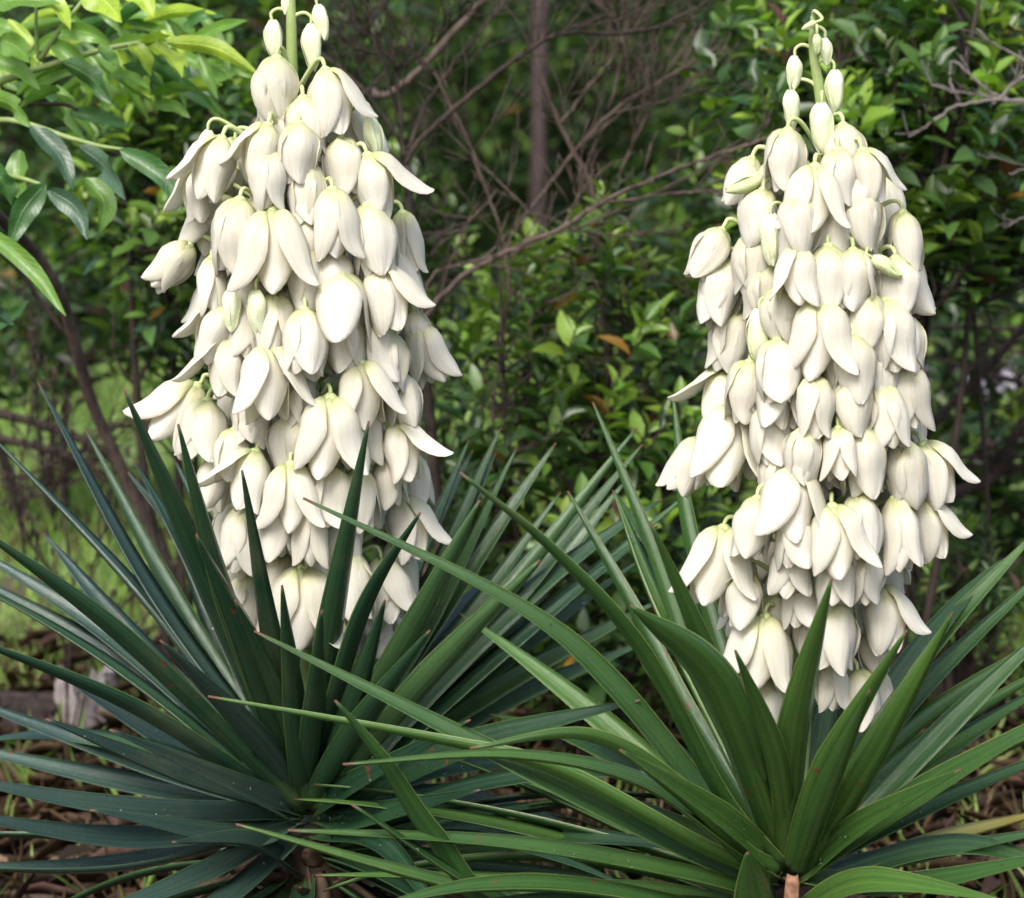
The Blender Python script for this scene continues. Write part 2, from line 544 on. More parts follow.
def shrub(name, label, cx, cy, rx, ry, z0, z1, ntips, seed, leaf=0.042, ratio=0.42, newness=0.35, singles=0, group=None, stems=6, mat=None, bark=None, whorl=(7, 12), shape='ovate', cat='shrub', dark=1.0, topdense=1.0):
    rs = np.random.RandomState(seed)
    rr = random.Random(seed)
    mat = mat or M_FOL; bark = bark or M_TWIG_DARK
    root = empty(name, (cx, cy, gz(cx, cy)))
    tag(root, label, cat, group)
    # main stems
    st = []
    for i in range(stems):
        a = 2 * math.pi * (i + rr.random()) / stems
        q = 0.35 + 0.6 * rr.random()
        b = Vector((cx + rx * 0.12 * math.cos(a), cy + ry * 0.12 * math.sin(a), gz(cx, cy) - 0.02))
        top = Vector((cx + rx * q * math.cos(a), cy + ry * q * math.sin(a), z0 + (z1 - z0) * (0.65 + 0.3 * rr.random())))
        mid = b.lerp(top, 0.45) + Vector((rr.uniform(-.06, .06), rr.uniform(-.06, .06), 0.08))
        pts = spline([b, mid, top], 6)
        st.append(pts)
        mb = MB(); r0 = 0.006 + 0.004 * rr.random()
        mb.tube(pts, [r0 * (1 - 0.75 * k / (len(pts) - 1)) for k in range(len(pts))], 6)
        put('stem', mb.mesh('stem'), root, bark)
    allp = [(p, i, k) for i, pts in enumerate(st) for k, p in enumerate(pts)]
    arr = np.array([tuple(p[0]) for p in allp])
    tw = MB()
    pos, dr, nm, ln, wd, cl = [], [], [], [], [], []
    for t in range(ntips):
        while True:
            u = rs.uniform(-1, 1, 3)
            if np.dot(u, u) <= 1: break
        h = 0.5 + 0.5 * u[2]
        h = h ** (1 / topdense)
        tip = Vector((cx + rx * u[0], cy + ry * u[1], z0 + (z1 - z0) * h))
        dd = np.linalg.norm(arr - np.array(tip) + np.array([0, 0, 0.08]), axis=1)
        j = int(np.argmin(dd)); a = allp[j][0]
        mid = a.lerp(tip, 0.55) + Vector((rr.uniform(-.03, .03), rr.uniform(-.03, .03), -0.01))
        pts = spline([a, mid, tip], 3)
        tw.tube(pts, [0.0028 - 0.0018 * k / (len(pts) - 1) for k in range(len(pts))], 4, False)
        tdir = (tip - mid).normalized() + Vector((0, 0, 0.9)) + Vector((rr.uniform(-.5, .5), rr.uniform(-.5, .5), 0)); tdir.normalize()
        fresh = rr.random() < newness * (0.4 + 1.2 * h)
        nl = rr.randint(*whorl)
        a1 = tdir.orthogonal().normalized(); b1 = tdir.cross(a1)
        ph = rr.random() * 6.28
        ext = leaf * 1.9
        for q in range(nl):
            fq = q / nl
            an = ph + q * 2.4
            rd = a1 * math.cos(an) + b1 * math.sin(an)
            elev = 0.15 + 0.95 * fq + rr.uniform(-.15, .15)
            d_ = (rd * math.cos(elev) + tdir * math.sin(elev))
            d_.z -= 0.18 * (1 - fq)
            up = (tdir * math.cos(elev) - rd * math.sin(elev)) + Vector((rr.uniform(-.4, .4), rr.uniform(-.4, .4), 0.35))
            pos.append(tip + tdir * (ext * (fq - 0.55)))
            dr.append(d_); nm.append(up)
            L = leaf * rr.uniform(0.7, 1.2) * (1.0 if fq < 0.65 else 0.78)
            ln.append(L); wd.append(L * ratio * rr.uniform(0.85, 1.2))
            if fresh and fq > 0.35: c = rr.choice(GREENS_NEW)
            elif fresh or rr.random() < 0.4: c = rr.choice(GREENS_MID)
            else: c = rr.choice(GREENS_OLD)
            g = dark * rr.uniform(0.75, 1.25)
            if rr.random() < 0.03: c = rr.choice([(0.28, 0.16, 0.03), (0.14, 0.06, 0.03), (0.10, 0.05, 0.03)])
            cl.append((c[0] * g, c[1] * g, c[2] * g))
        tw.tube([tip, tip + tdir * ext * 0.45], [0.0012, 0.0006], 4, False)
    pos, dr, nm = np.array(pos), np.array(dr), np.array(nm)
    ln, wd, cl = np.array(ln), np.array(wd), np.array(cl)
    put('twigs', tw.mesh('twigs'), root, bark)['kind'] = 'stuff'
    idx = []
    if singles:
        px, py, t = project(pos)
        ok = np.where((px > 0) & (px < W) & (py > -5) & (py < 620))[0]
        idx = ok[np.argsort(t[ok] - 2.0 * ln[ok])][:singles]
        single_leaves(root, idx, pos, dr, nm, ln, wd, cl, mat, shape, name + 'k')
    rest = np.setdiff1d(np.arange(len(pos)), idx)
    fo = put('foliage', cloud_mesh('foliage', pos[rest], dr[rest], nm[rest], ln[rest], wd[rest], cl[rest], shape), root, mat)
    fo['kind'] = 'stuff'
    return root


def zat(py, Y):
    return P(512, py, Y).z


def xat(px, Y):
    return P(px, 449, Y).x


def shrub_px(name, label, x0, x1, y0, y1, Y, depth, ntips, seed, **kw):
    zt = zat(y0, Y); zb = max(0.06, zat(y1, Y))
    return shrub(name, label, xat((x0 + x1) / 2, Y), Y, (xat(x1, Y) - xat(x0, Y)) / 2, depth, zb, zt, ntips, seed, **kw)


# ------------------------------------------------------------------ woodland behind
def far_wood():
    # far undergrowth reads as one mass
    n = 26000
    rs = np.random.RandomState(3)
    cx = rs.uniform(-9, 9, 260); cy = rs.uniform(11, 15.5, 260); cz = rs.uniform(0.0, 3.0, 260) ** 1.0
    k = rs.randint(0, 260, n)
    r = rs.normal(0, 0.38, (n, 3))
    pos = np.stack([cx[k], cy[k], cz[k]], 1) + r
    pos[:, 2] = np.abs(pos[:, 2])
    d = rs.normal(0, 1, (n, 3)); d[:, 2] -= 0.3
    nm = rs.normal(0, 0.6, (n, 3)); nm[:, 2] += 1
    ln = rs.uniform(0.09, 0.2, n)
    base = np.array([(0.035, 0.10, 0.03), (0.02, 0.06, 0.028), (0.05, 0.125, 0.035), (0.012, 0.04, 0.02)])
    cl = base[rs.randint(0, 4, 260)][k] * rs.uniform(0.7, 1.3, (n, 1))
    me = cloud_mesh('undergrowth', pos, d, nm, ln, ln * 0.55, cl)
    o = put('undergrowth', me, None, M_FOLFAR)
    tag(o, 'soft dark green undergrowth closing off the wood behind everything', 'undergrowth', kind='stuff')
    # dark wood floor bank behind it
    v, f = [], []
    K = 60
    for j in range(8):
        for i in range(K + 1):
            x = -30 + i
            y = 15.5 + j * 1.2
            z = [0, 0.9, 1.8, 2.6, 3.4, 4.1, 4.6, 4.9][j] + 0.25 * math.sin(i * 1.3 + j) + 0.15 * math.sin(i * 2.9)
            v.append((x, y, z if j else -0.1))
    for j in range(7):
        for i in range(K):
            a = j * (K + 1) + i
            f.append((a, a + 1, a + K + 2, a + K + 1))
    me = bpy.data.meshes.new('wooded_bank'); me.from_pydata(v, [], f)
    me.polygons.foreach_set('use_smooth', [True] * len(f))
    o = put('wooded_bank', me, None, mat_simple('mossy_bank', (0.012, 0.03, 0.012), (0.05, 0.10, 0.03), 3.0, 0.95))
    tag(o, kind='structure')


far_wood()


def tree(label, px, Y, rpx, lean, seed, h=7.0, crown=True):
    rr = random.Random(seed)
    x = xat(px, Y)
    root = empty('woodland_tree', (x, Y, 0))
    tag(root, label, 'tree', 'trees standing in the wood')
    r = rpx * mpp(Y)
    base = Vector((x, Y, -0.05))
    pts = spline([base, base + Vector((lean * 0.3, 0, h * 0.3)), base + Vector((lean * 0.5, 0.1, h * 0.65)), base + Vector((lean, 0, h))], 8)
    mb = MB()
    mb.tube(pts, [r * (1.35 if k == 0 else 1.0) * (1 - 0.7 * k / (len(pts) - 1)) + 0.004 * rr.uniform(-1, 1) for k in range(len(pts))], 12)
    put('trunk', mb.mesh('trunk'), root, M_TREE)
    pos = []
    for b in range(9):
        t0 = rr.uniform(0.45, 1.0)
        p0 = pts[int(t0 * (len(pts) - 1))]
        a = rr.random() * 6.28
        L = rr.uniform(0.9, 1.9)
        p2 = p0 + Vector((math.cos(a) * L, math.sin(a) * L, L * 0.55))
        lp = spline([p0, p0.lerp(p2, 0.5) + Vector((0, 0, 0.15)), p2], 4)
        mb = MB(); mb.tube(lp, [r * 0.4 * (1 - 0.8 * k / (len(lp) - 1)) for k in range(len(lp))], 6)
        put('limb', mb.mesh('limb'), root, M_TREE)
        for k in range(4):
            c = p0.lerp(p2, 0.45 + 0.2 * k)
            pos.append((c + Vector((rr.uniform(-.3, .3), rr.uniform(-.3, .3), rr.uniform(-.2, .3)))))
    rs = np.random.RandomState(seed)
    n = 2600
    cs = np.array([tuple(p) for p in pos])
    k = rs.randint(0, len(cs), n)
    q = cs[k] + rs.normal(0, 0.28, (n, 3))
    d = rs.normal(0, 1, (n, 3)); d[:, 2] -= 0.4
    nm = rs.normal(0, 0.5, (n, 3)); nm[:, 2] += 1
    ln = rs.uniform(0.09, 0.15, n)
    cl = np.array([GREENS_MID[i % 3] for i in rs.randint(0, 3, n)]) * rs.uniform(0.6, 1.2, (n, 1))
    put('crown', cloud_mesh('crown', q, d, nm, ln, ln * 0.5, cl), root, M_FOLFAR)['kind'] = 'stuff'


tree('slim purplish brown tree trunk in the gap between the two flower spikes', 537, 8.6, 9, 0.05, 21)
tree('thin straight trunk behind the bare branches near the right flower spike', 600, 11.5, 8, -0.05, 22)
tree('leaning greyish trunk behind the dark forked bare shrub', 437, 10.5, 17, -0.5, 23)
tree('pale thin trunk behind the tangled twigs by the right flower spike', 668, 10.8, 7, 0.15, 24)
tree('dim trunk behind the leafy shrub beyond the drooping sapling leaves', 170, 11, 12, 0.2, 25)
tree('dim trunk behind the tall leafy shrub with the grey twigs', 960, 10.8, 14, -0.1, 26)

# understory bushes between lawn and wood
for i, (px, Y, rx, h, lab) in enumerate([
        (40, 7.2, 0.95, 1.75, 'dark bush at the far edge of the lawn behind the sapling stem'),
        (250, 8.2, 1.0, 1.8, 'dark bush at the wood edge behind the left flower spike'),
        (480, 9.2, 0.9, 1.5, 'soft green bush at the foot of the slim purplish trunk'),
        (640, 9.6, 0.95, 1.7, 'soft green bush behind the thin straight trunk'),
        (860, 8.0, 1.0, 1.8, 'dark bush at the wood edge behind the right flower spike'),
        (1080, 6.8, 1.0, 1.7, 'dark bush at the wood edge beyond the thick leaning branches')]):
    shrub('understory_bush', lab, xat(px, Y), Y, rx, 0.7, 0.05, h, 420, 100 + i, leaf=0.085, ratio=0.5, newness=0.2, whorl=(5, 8), mat=M_FOLFAR, group='bushes along the wood edge', cat='bush', dark=0.6)

# ------------------------------------------------------------------ middle shrubs
shrub_px('leafy_shrub', 'loose green shrub with small leaves between the sapling and the left flower spike', 80, 290, 40, 440, 1.35, 0.32, 200, 31, leaf=0.046, newness=0.35, singles=220, topdense=1.6)
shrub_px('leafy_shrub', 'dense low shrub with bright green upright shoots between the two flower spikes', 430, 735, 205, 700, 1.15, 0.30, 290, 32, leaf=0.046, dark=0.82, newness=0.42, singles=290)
shrub_px('leafy_shrub', 'tall leafy shrub with yellow green tips behind the right flower spike', 690, 1080, -60, 330, 1.15, 0.30, 310, 33, leaf=0.050, ratio=0.48, newness=0.45, singles=290)
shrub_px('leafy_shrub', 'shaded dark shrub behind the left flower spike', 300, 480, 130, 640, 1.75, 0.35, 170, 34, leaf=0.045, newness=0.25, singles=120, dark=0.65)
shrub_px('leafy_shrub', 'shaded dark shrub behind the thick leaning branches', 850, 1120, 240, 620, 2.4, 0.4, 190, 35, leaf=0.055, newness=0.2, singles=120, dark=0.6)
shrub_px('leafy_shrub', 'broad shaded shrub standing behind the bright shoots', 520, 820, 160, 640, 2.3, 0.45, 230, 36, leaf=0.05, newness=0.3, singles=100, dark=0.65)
shrub_px('leafy_shrub', 'leafy shrub with hanging sprays above the left flower spike', 120, 420, -90, 120, 2.3, 0.4, 120, 37, leaf=0.055, newness=0.3, singles=120, dark=0.9)

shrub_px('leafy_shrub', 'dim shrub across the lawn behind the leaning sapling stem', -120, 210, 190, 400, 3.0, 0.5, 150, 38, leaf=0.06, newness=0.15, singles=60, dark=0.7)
# ------------------------------------------------------------------ bare branching shrubs traced from the photograph
def bare(name, label, root_xy, branches, mat, seed, twigs=0, cat='bare shrub', buds=False, tw_len=0.10):
    """branches: list of (pts[(px,py,Y)], r0 px, r1 px)"""
    rr = random.Random(seed)
    root = empty(name, (root_xy[0], root_xy[1], gz(*root_xy)))
    tag(root, label, cat)
    ends = []
    for pts, r0, r1 in branches:
        wp = [p if isinstance(p, Vector) else P(*p) for p in pts]
        sp = spline(wp, 6)
        sp = [p + Vector((rr.uniform(-1, 1), rr.uniform(-1, 1), rr.uniform(-1, 1))) * 0.0014 for p in sp]
        Yr = sum(p.y for p in wp) / len(wp)
        mb = MB()
        mb.tube(sp, [(r0 + (r1 - r0) * k / (len(sp) - 1)) * mpp(Yr) * 0.8 * (1 + 0.12 * rr.uniform(-1, 1)) for k in range(len(sp))], 7)
        put('branch', mb.mesh('branch'), root, mat)
        ends.append((sp, r1, Yr))
    if twigs:
        mb = MB(); bd = MB()
        for t in range(twigs):
            sp, r1, Yr = rr.choice(ends)
            k = rr.randint(len(sp) // 3, len(sp) - 1)
            p = sp[k]
            d = (sp[min(k + 1, len(sp) - 1)] - sp[max(0, k - 1)]).normalized()
            d = (d + Vector((rr.uniform(-.9, .9), rr.uniform(-.7, .7), rr.uniform(-.5, .9)))).normalized()
            L = tw_len * rr.uniform(0.5, 1.6)
            q = [p]
            for s_ in range(4):
                d = (d + Vector((rr.uniform(-.3, .3), rr.uniform(-.3, .3), rr.uniform(-.2, .3)))).normalized()
                q.append(q[-1] + d * L / 4)
            rw = 0.8 * mpp(Yr)
            mb.tube(q, [rw, rw * .85, rw * .7, rw * .6, rw * .45], 4)
            for z_ in range(rr.randint(1, 3)):
                s0 = q[rr.randint(1, 3)]
                d2 = (d + Vector((rr.uniform(-1, 1), rr.uniform(-1, 1), rr.uniform(-.6, 1)))).normalized()
                mb.tube([s0, s0 + d2 * L * 0.2, s0 + d2 * L * 0.4 + Vector((0, 0, .006))], [rw * .6, rw * .5, rw * .35], 4)
                if buds:
                    e = s0 + d2 * L * 0.4 + Vector((0, 0, .006))
                    bd.tube([e, e + Vector((0, 0, .004)), e + Vector((0, 0, .010)), e + Vector((0, 0, .014))], [.0008, .0024, .0022, .0004], 5)
        put('fine_twigs', mb.mesh('fine_twigs'), root, mat)['kind'] = 'stuff'
        if buds:
            put('dry_seed_heads', bd.mesh('dry_seed_heads'), root, M_TWIG_DARK)['kind'] = 'stuff'
    return root


YA = 0.95
ga = G(452, 800); ga = Vector((ga.x, YA, -0.02))
bare('bare_shrub', 'dark forked leafless shrub with spreading branches beside the left flower spike', (ga.x, ga.y), [
    ([ga, (440, 560, YA), (430, 430, YA), (418, 290, YA), (406, 165, YA)], 9, 6),
    ([(405, 165, YA), (418, 142, YA), (451, 111, YA), (500, 70, YA), (540, 42, YA), (567, 33, YA), (629, 33, YA + .05), (665, 24, YA + .1), (712, 0, YA + .15), (760, -30, YA + .2)], 3.6, 1.8),
    ([(540, 42, YA), (575, 27, YA), (625, 18, YA), (660, -4, YA)], 1.8, 1.2),
    ([(404, 160, YA), (400, 110, YA), (396, 67, YA), (389, 29, YA), (380, -14, YA)], 3, 1.6),
    ([(407, 150, YA), (427, 105, YA + .05), (445, 76, YA + .05), (474, 40, YA + .05), (512, -8, YA + .1)], 2.8, 1.8),
    ([(396, 67, YA), (420, 55, YA), (450, 25, YA - .05), (470, 5, YA - .05)], 2, 1.2),
    ([(400, 140, YA), (380, 112, YA), (366, 92, YA), (330, 60, YA + .05), (300, 48, YA + .1)], 2.6, 1.5),
    ([(366, 95, YA), (391, 59, YA + .02), (362, 49, YA + .02), (330, 32, YA + .05)], 2, 1.2),
    ([(395, 64, YA), (367, 31, YA), (335, 6, YA)], 2, 1.2),
    ([(400, 130, YA - .03), (386, 75, YA - .05), (372, 30, YA - .05), (368, -10, YA - .05)], 2, 1.2),
    ([(406, 168, YA), (375, 140, YA), (350, 105, YA + .1), (345, 60, YA + .1)], 2.2, 1.2),
], M_TWIG_DARK, 41, twigs=110)
bare('bare_branch', 'thick pale leafless branch crossing behind the dark forked shrub', (xat(330, 1.6), 1.6), [
    ([Vector((xat(300, 1.6), 1.6, -.02)), (318, 400, 1.6), (340, 180, 1.5), (362, 97, 1.4), (385, 96, 1.3), (413, 76, 1.3), (450, 36, 1.3), (490, -10, 1.3)], 5, 4)], M_TWIG_BROWN, 42, cat='bare branch')
YB = 1.0
gb = Vector((xat(505, YB), YB, -.02))
bare('bare_shrub', 'thin reddish leafless stems arching between the flower spikes', (gb.x, gb.y), [
    ([gb, (500, 560, YB), (493, 420, YB), (508, 300, YB), (505, 253, YB), (498, 224, YB), (486, 190, YB), (465, 131, YB), (447, 100, YB), (436, 76, YB), (416, 62, YB)], 2.6, 1.6),
    ([(505, 253, YB), (518, 224, YB), (527, 212, YB), (500, 182, YB), (478, 160, YB), (465, 131, YB)], 1.8, 1.2),
    ([(527, 212, YB), (560, 222, YB), (590, 235, YB), (600, 250, YB)], 1.6, 1.0),
    ([(508, 285, YB), (518, 298, YB), (535, 307, YB)], 1.6, 1.0),
    ([(497, 190, YB), (475, 215, YB), (455, 235, YB)], 1.6, 1.0),
], M_TWIG_BROWN, 43, twigs=50)
YC = 0.88
gc = Vector((xat(428, YC), YC, -.02))
bare('bare_shrub', 'long grey brown leafless branch sweeping across from spike to spike', (gc.x, gc.y), [
    ([gc, (424, 500, YC), (412, 380, YC), (420, 325, YC), (461, 278, YC), (493, 258, YC), (532, 241, YC), (564, 227, YC), (609, 198, YC), (678, 169, YC), (740, 147, YC), (800, 130, YC)], 4.5, 2.2),
    ([(420, 325, YC), (432, 276, YC), (460, 265, YC), (498, 254, YC)], 2, 2),
    ([(564, 227, YC), (572, 210, YC), (582, 188, YC)], 1.8, 1.2),
    ([(600, 203, YC), (650, 196, YC), (690, 192, YC), (740, 188, YC)], 1.8, 1.2),
], M_TWIG_BROWN, 44, twigs=45)
YD = 1.15
gd = Vector((xat(600, YD), YD, -.02))
bare('bare_shrub', 'tangled leafless twigs in front of the slim purplish trunk', (gd.x, gd.y), [
    ([gd, (612, 520, YD), (606, 350, YD), (593, 198, YD), (573, 151, YD), (560, 125, YD), (546, 90, YD), (537, 50, YD), (541, -10, YD)], 4.2, 2.2),
    ([(560, 125, YD), (585, 92, YD), (613, 56, YD), (632, 20, YD)], 2.2, 1.6),
    ([(593, 198, YD), (607, 198, YD), (638, 134, YD), (651, 105, YD), (660, 80, YD)], 2, 1.4),
    ([(530, 210, YD), (542, 194, YD), (575, 152, YD), (609, 114, YD), (651, 87, YD), (685, 67, YD), (718, 47, YD)], 2.6, 1.6),
    ([(609, 114, YD), (660, 102, YD), (696, 91, YD)], 1.7, 1.2),
    ([(609, 110, YD), (622, 56, YD), (618, 29, YD), (606, 10, YD)], 2, 1.3),
    ([(593, 198, YD), (630, 240, YD), (660, 300, YD), (640, 340, YD)], 2, 1.2),
], M_TWIG_BROWN, 45, twigs=85)
YE = 0.85
ge = Vector((xat(1130, YE), YE, -.02))
bare('bare_shrub', 'pale grey angular leafless twigs in front of the tall leafy shrub', (ge.x, ge.y), [
    ([ge, (1120, 450, YE), (1090, 220, YE), (1060, 110, YE), (1024, 101, YE), (987, 101, YE), (953, 108, YE), (926, 127, YE), (909, 137, YE)], 3.5, 1.4),
    ([(1024, 104, YE), (987, 96, YE), (956, 92, YE), (932, 85, YE)], 1.8, 1.2),
    ([(1013, 101, YE), (987, 90, YE), (955, 62, YE), (950, 78, YE), (961, 103, YE)], 1.9, 1.3),
    ([(993, 105, YE), (1010, 87, YE), (1024, 77, YE), (1050, 66, YE)], 1.9, 1.9),
    ([(1040, 70, YE), (1016, 55, YE), (993, 43, YE), (977, 29, YE)], 1.9, 1.3),
    ([(1060, 160, YE), (1030, 168, YE), (1010, 174, YE)], 1.8, 1.3),
    ([(1060, 210, YE), (1024, 218, YE), (1004, 228, YE)], 1.8, 1.3),
], M_TWIG_GREY, 46, twigs=16, tw_len=0.05)
YF = 1.3
gf = Vector((xat(1000, YF), YF, -.02))
bare('bare_shrub', 'dark straight leafless stems inside the tall leafy shrub', (gf.x, gf.y), [
    ([gf, (990, 560, YF), (975, 330, YF), (944, 139, YF), (918, 104, YF), (889, 56, YF), (880, 20, YF)], 4, 2.2),
    ([(944, 141, YF), (898, 120, YF), (860, 106, YF)], 2, 1.5),
    ([(952, 180, YF), (953, 100, YF), (975, 30, YF), (985, -10, YF)], 2.6, 1.8),
    ([(1040, 240, YF), (1024, 214, YF), (976, 174, YF), (958, 160, YF)], 3.5, 2.2),
], M_TWIG_DARK, 47, twigs=50)
YG = 1.55
gg = Vector((xat(905, YG), YG, -.02))
bare('bare_shrub', 'thick dark leaning branches by the right flower spike', (gg.x, gg.y), [
    ([gg, (908, 520, YG), (923, 441, YG), (977, 379, YG), (1024, 328, YG), (1090, 262, YG)], 7, 5),
    ([(905, 590, YG), (918, 520, YG), (960, 492, YG), (997, 472, YG), (1022, 425, YG), (1070, 380, YG)], 10, 7),
    ([(925, 461, YG), (942, 460, YG), (985, 456, YG), (1060, 458, YG)], 3.2, 3.5),
    ([(935, 469, YG), (965, 468, YG), (1010, 466, YG), (1060, 470, YG)], 3.0, 3.5),
    ([(900, 325, YG + .2), (903, 308, YG + .2), (985, 281, YG + .2), (1060, 284, YG + .2)], 3.2, 3.0),
    ([(985, 281, YG + .2), (940, 268, YG + .2), (905, 262, YG + .2)], 2.5, 1.6),
    ([(895, 335, YG + .2), (940, 327, YG + .2), (1000, 328, YG + .2), (1070, 335, YG + .2)], 3.0, 3.0),
    ([(900, 350, YG + .2), (960, 366, YG + .2), (1040, 390, YG + .2)], 2.5, 2.2),
    ([(988, 282, YG + .2), (1005, 262, YG + .2), (1040, 245, YG + .2)], 2.8, 2.5),
], M_TWIG_DARK, 48, twigs=90)
YH = 1.45
gh = Vector((xat(190, YH), YH, -.02))
bare('fallen_branch', 'two thick dark branches lying low over the lawn beside the sapling stem', (gh.x, gh.y), [
    ([(-80, 395, YH), (0, 414, YH), (67, 433, YH), (120, 465, YH), (156, 527, YH), (190, 640, YH), gh], 6.5, 6),
    ([(-80, 428, YH), (0, 438, YH), (58, 453, YH), (111, 482, YH), (150, 530, YH)], 6, 4.5),
    ([(0, 480, YH), (40, 470, YH), (80, 450, YH), (110, 428, YH), (150, 420, YH)], 2.5, 1.6),
    ([(-10, 505, YH), (40, 495, YH), (70, 470, YH)], 2.2, 1.4),
], M_TWIG_DARK, 49, twigs=110, cat='branch', tw_len=0.09)
YI = 1.2
gi = Vector((xat(60, YI), YI, -.02))
bare('dry_weed', 'dry thin weed stems with small dark seed heads over the lawn', (gi.x, gi.y), [
    ([gi, (70, 640, YI), (95, 560, YI), (100, 500, YI)], 1.6, 0.9),
    ([gi, (100, 640, YI), (150, 585, YI), (230, 560, YI)], 1.5, 0.9),
    ([gi, (60, 600, YI), (30, 540, YI), (15, 500, YI)], 1.5, 0.9),
    ([gi, (90, 660, YI), (160, 625, YI), (250, 605, YI)], 1.5, 0.9),
    ([(25, 560, YI), (20, 470, YI), (35, 400, YI), (30, 330, YI)], 1.8, 1.0),
    ([(75, 590, YI), (62, 500, YI), (58, 420, YI), (45, 360, YI)], 1.8, 1.0),
], M_TWIG_DARK, 50, twigs=75, buds=True, cat='weed', tw_len=0.06)

# ------------------------------------------------------------------ stump, rotten log
def lumpy(name, label, cat, c, rx, ry, h, mat, seed, rot=0.0, rings=14, jag=0.35, lie=False, topmat=None):
    rr = random.Random(seed)
    root = empty(name, c)
    tag(root, label, cat)
    n = 40
    v, f = [], []
    ph = [rr.random() * 6.28 for _ in range(8)]
    for j in range(rings + 1):
        s = j / rings
        for i in range(n):
            a = 2 * math.pi * i / n
            groove = 0.09 * math.sin(7 * a + ph[0] + s) + 0.07 * math.sin(13 * a + ph[1]) + 0.05 * math.sin(23 * a + ph[2] + 2 * s) + 0.03 * rr.uniform(-1, 1)
            r = (1.18 - 0.25 * s + 0.25 * max(0, 0.15 - s)) * (1 + groove)
            top = h * (1 + jag * (0.5 * math.sin(2 * a + ph[3]) + 0.3 * math.sin(5 * a + ph[4]) + 0.3 * rr.uniform(-1, 1)))
            z = -0.02 + s * (top + 0.02)
            p = Vector((rx * r * math.cos(a), ry * r * math.sin(a), z))
            if lie: p = Vector((p.z - h * 0.5, p.y, p.x + ry * 0.7))
            p.rotate(Matrix.Rotation(rot, 3, 'Z'))
            v.append(Vector(c) + p)
    for j in range(rings):
        for i in range(n):
            a = j * n + i; b = j * n + (i + 1) % n
            f.append((a, b, b + n, a + n))
    mb = MB(); mb.v, mb.f = v, f
    put('bark', mb.mesh('bark'), root, mat)
    # hollow broken top
    mb = MB()
    k0 = rings * n
    ring = [v[k0 + i] for i in range(n)]
    cen = sum(ring, Vector()) / n
    for q in range(5):
        s = 1 - q / 4.6
        for i in range(n):
            p = cen.lerp(ring[i], s if q else 0.995)
            if lie: p = p - Vector((math.cos(rot), math.sin(rot), 0)) * (h * 0.08 * q)
            else: p = p + Vector((0, 0, -h * 0.06 * q + 0.003 * rr.uniform(-1, 1)))
            mb.v.append(p)
    for q in range(4):
        for i in range(n):
            a = q * n + i; b = q * n + (i + 1) % n
            mb.f.append((a, b, b + n, a + n))
    mb.f.append(tuple(4 * n + i for i in range(n)))
    put('broken_top', mb.mesh('broken_top'), root, topmat or mat)
    return root


gs = G(88, 742)
lumpy('tree_stump', 'small grey weathered stump with a broken top at the lawn edge', 'stump', (gs.x, gs.y, gz(gs.x, gs.y)), 0.042, 0.04, 0.085, M_STUMP, 61, 0.4)
gs2 = G(35, 748)
lumpy('rotten_log', 'dark rotten log piece lying beside the grey stump', 'log', (gs2.x, gs2.y + 0.02, gz(gs2.x, gs2.y)), 0.035, 0.035, 0.065, M_ROT, 62, 0.3, lie=True)

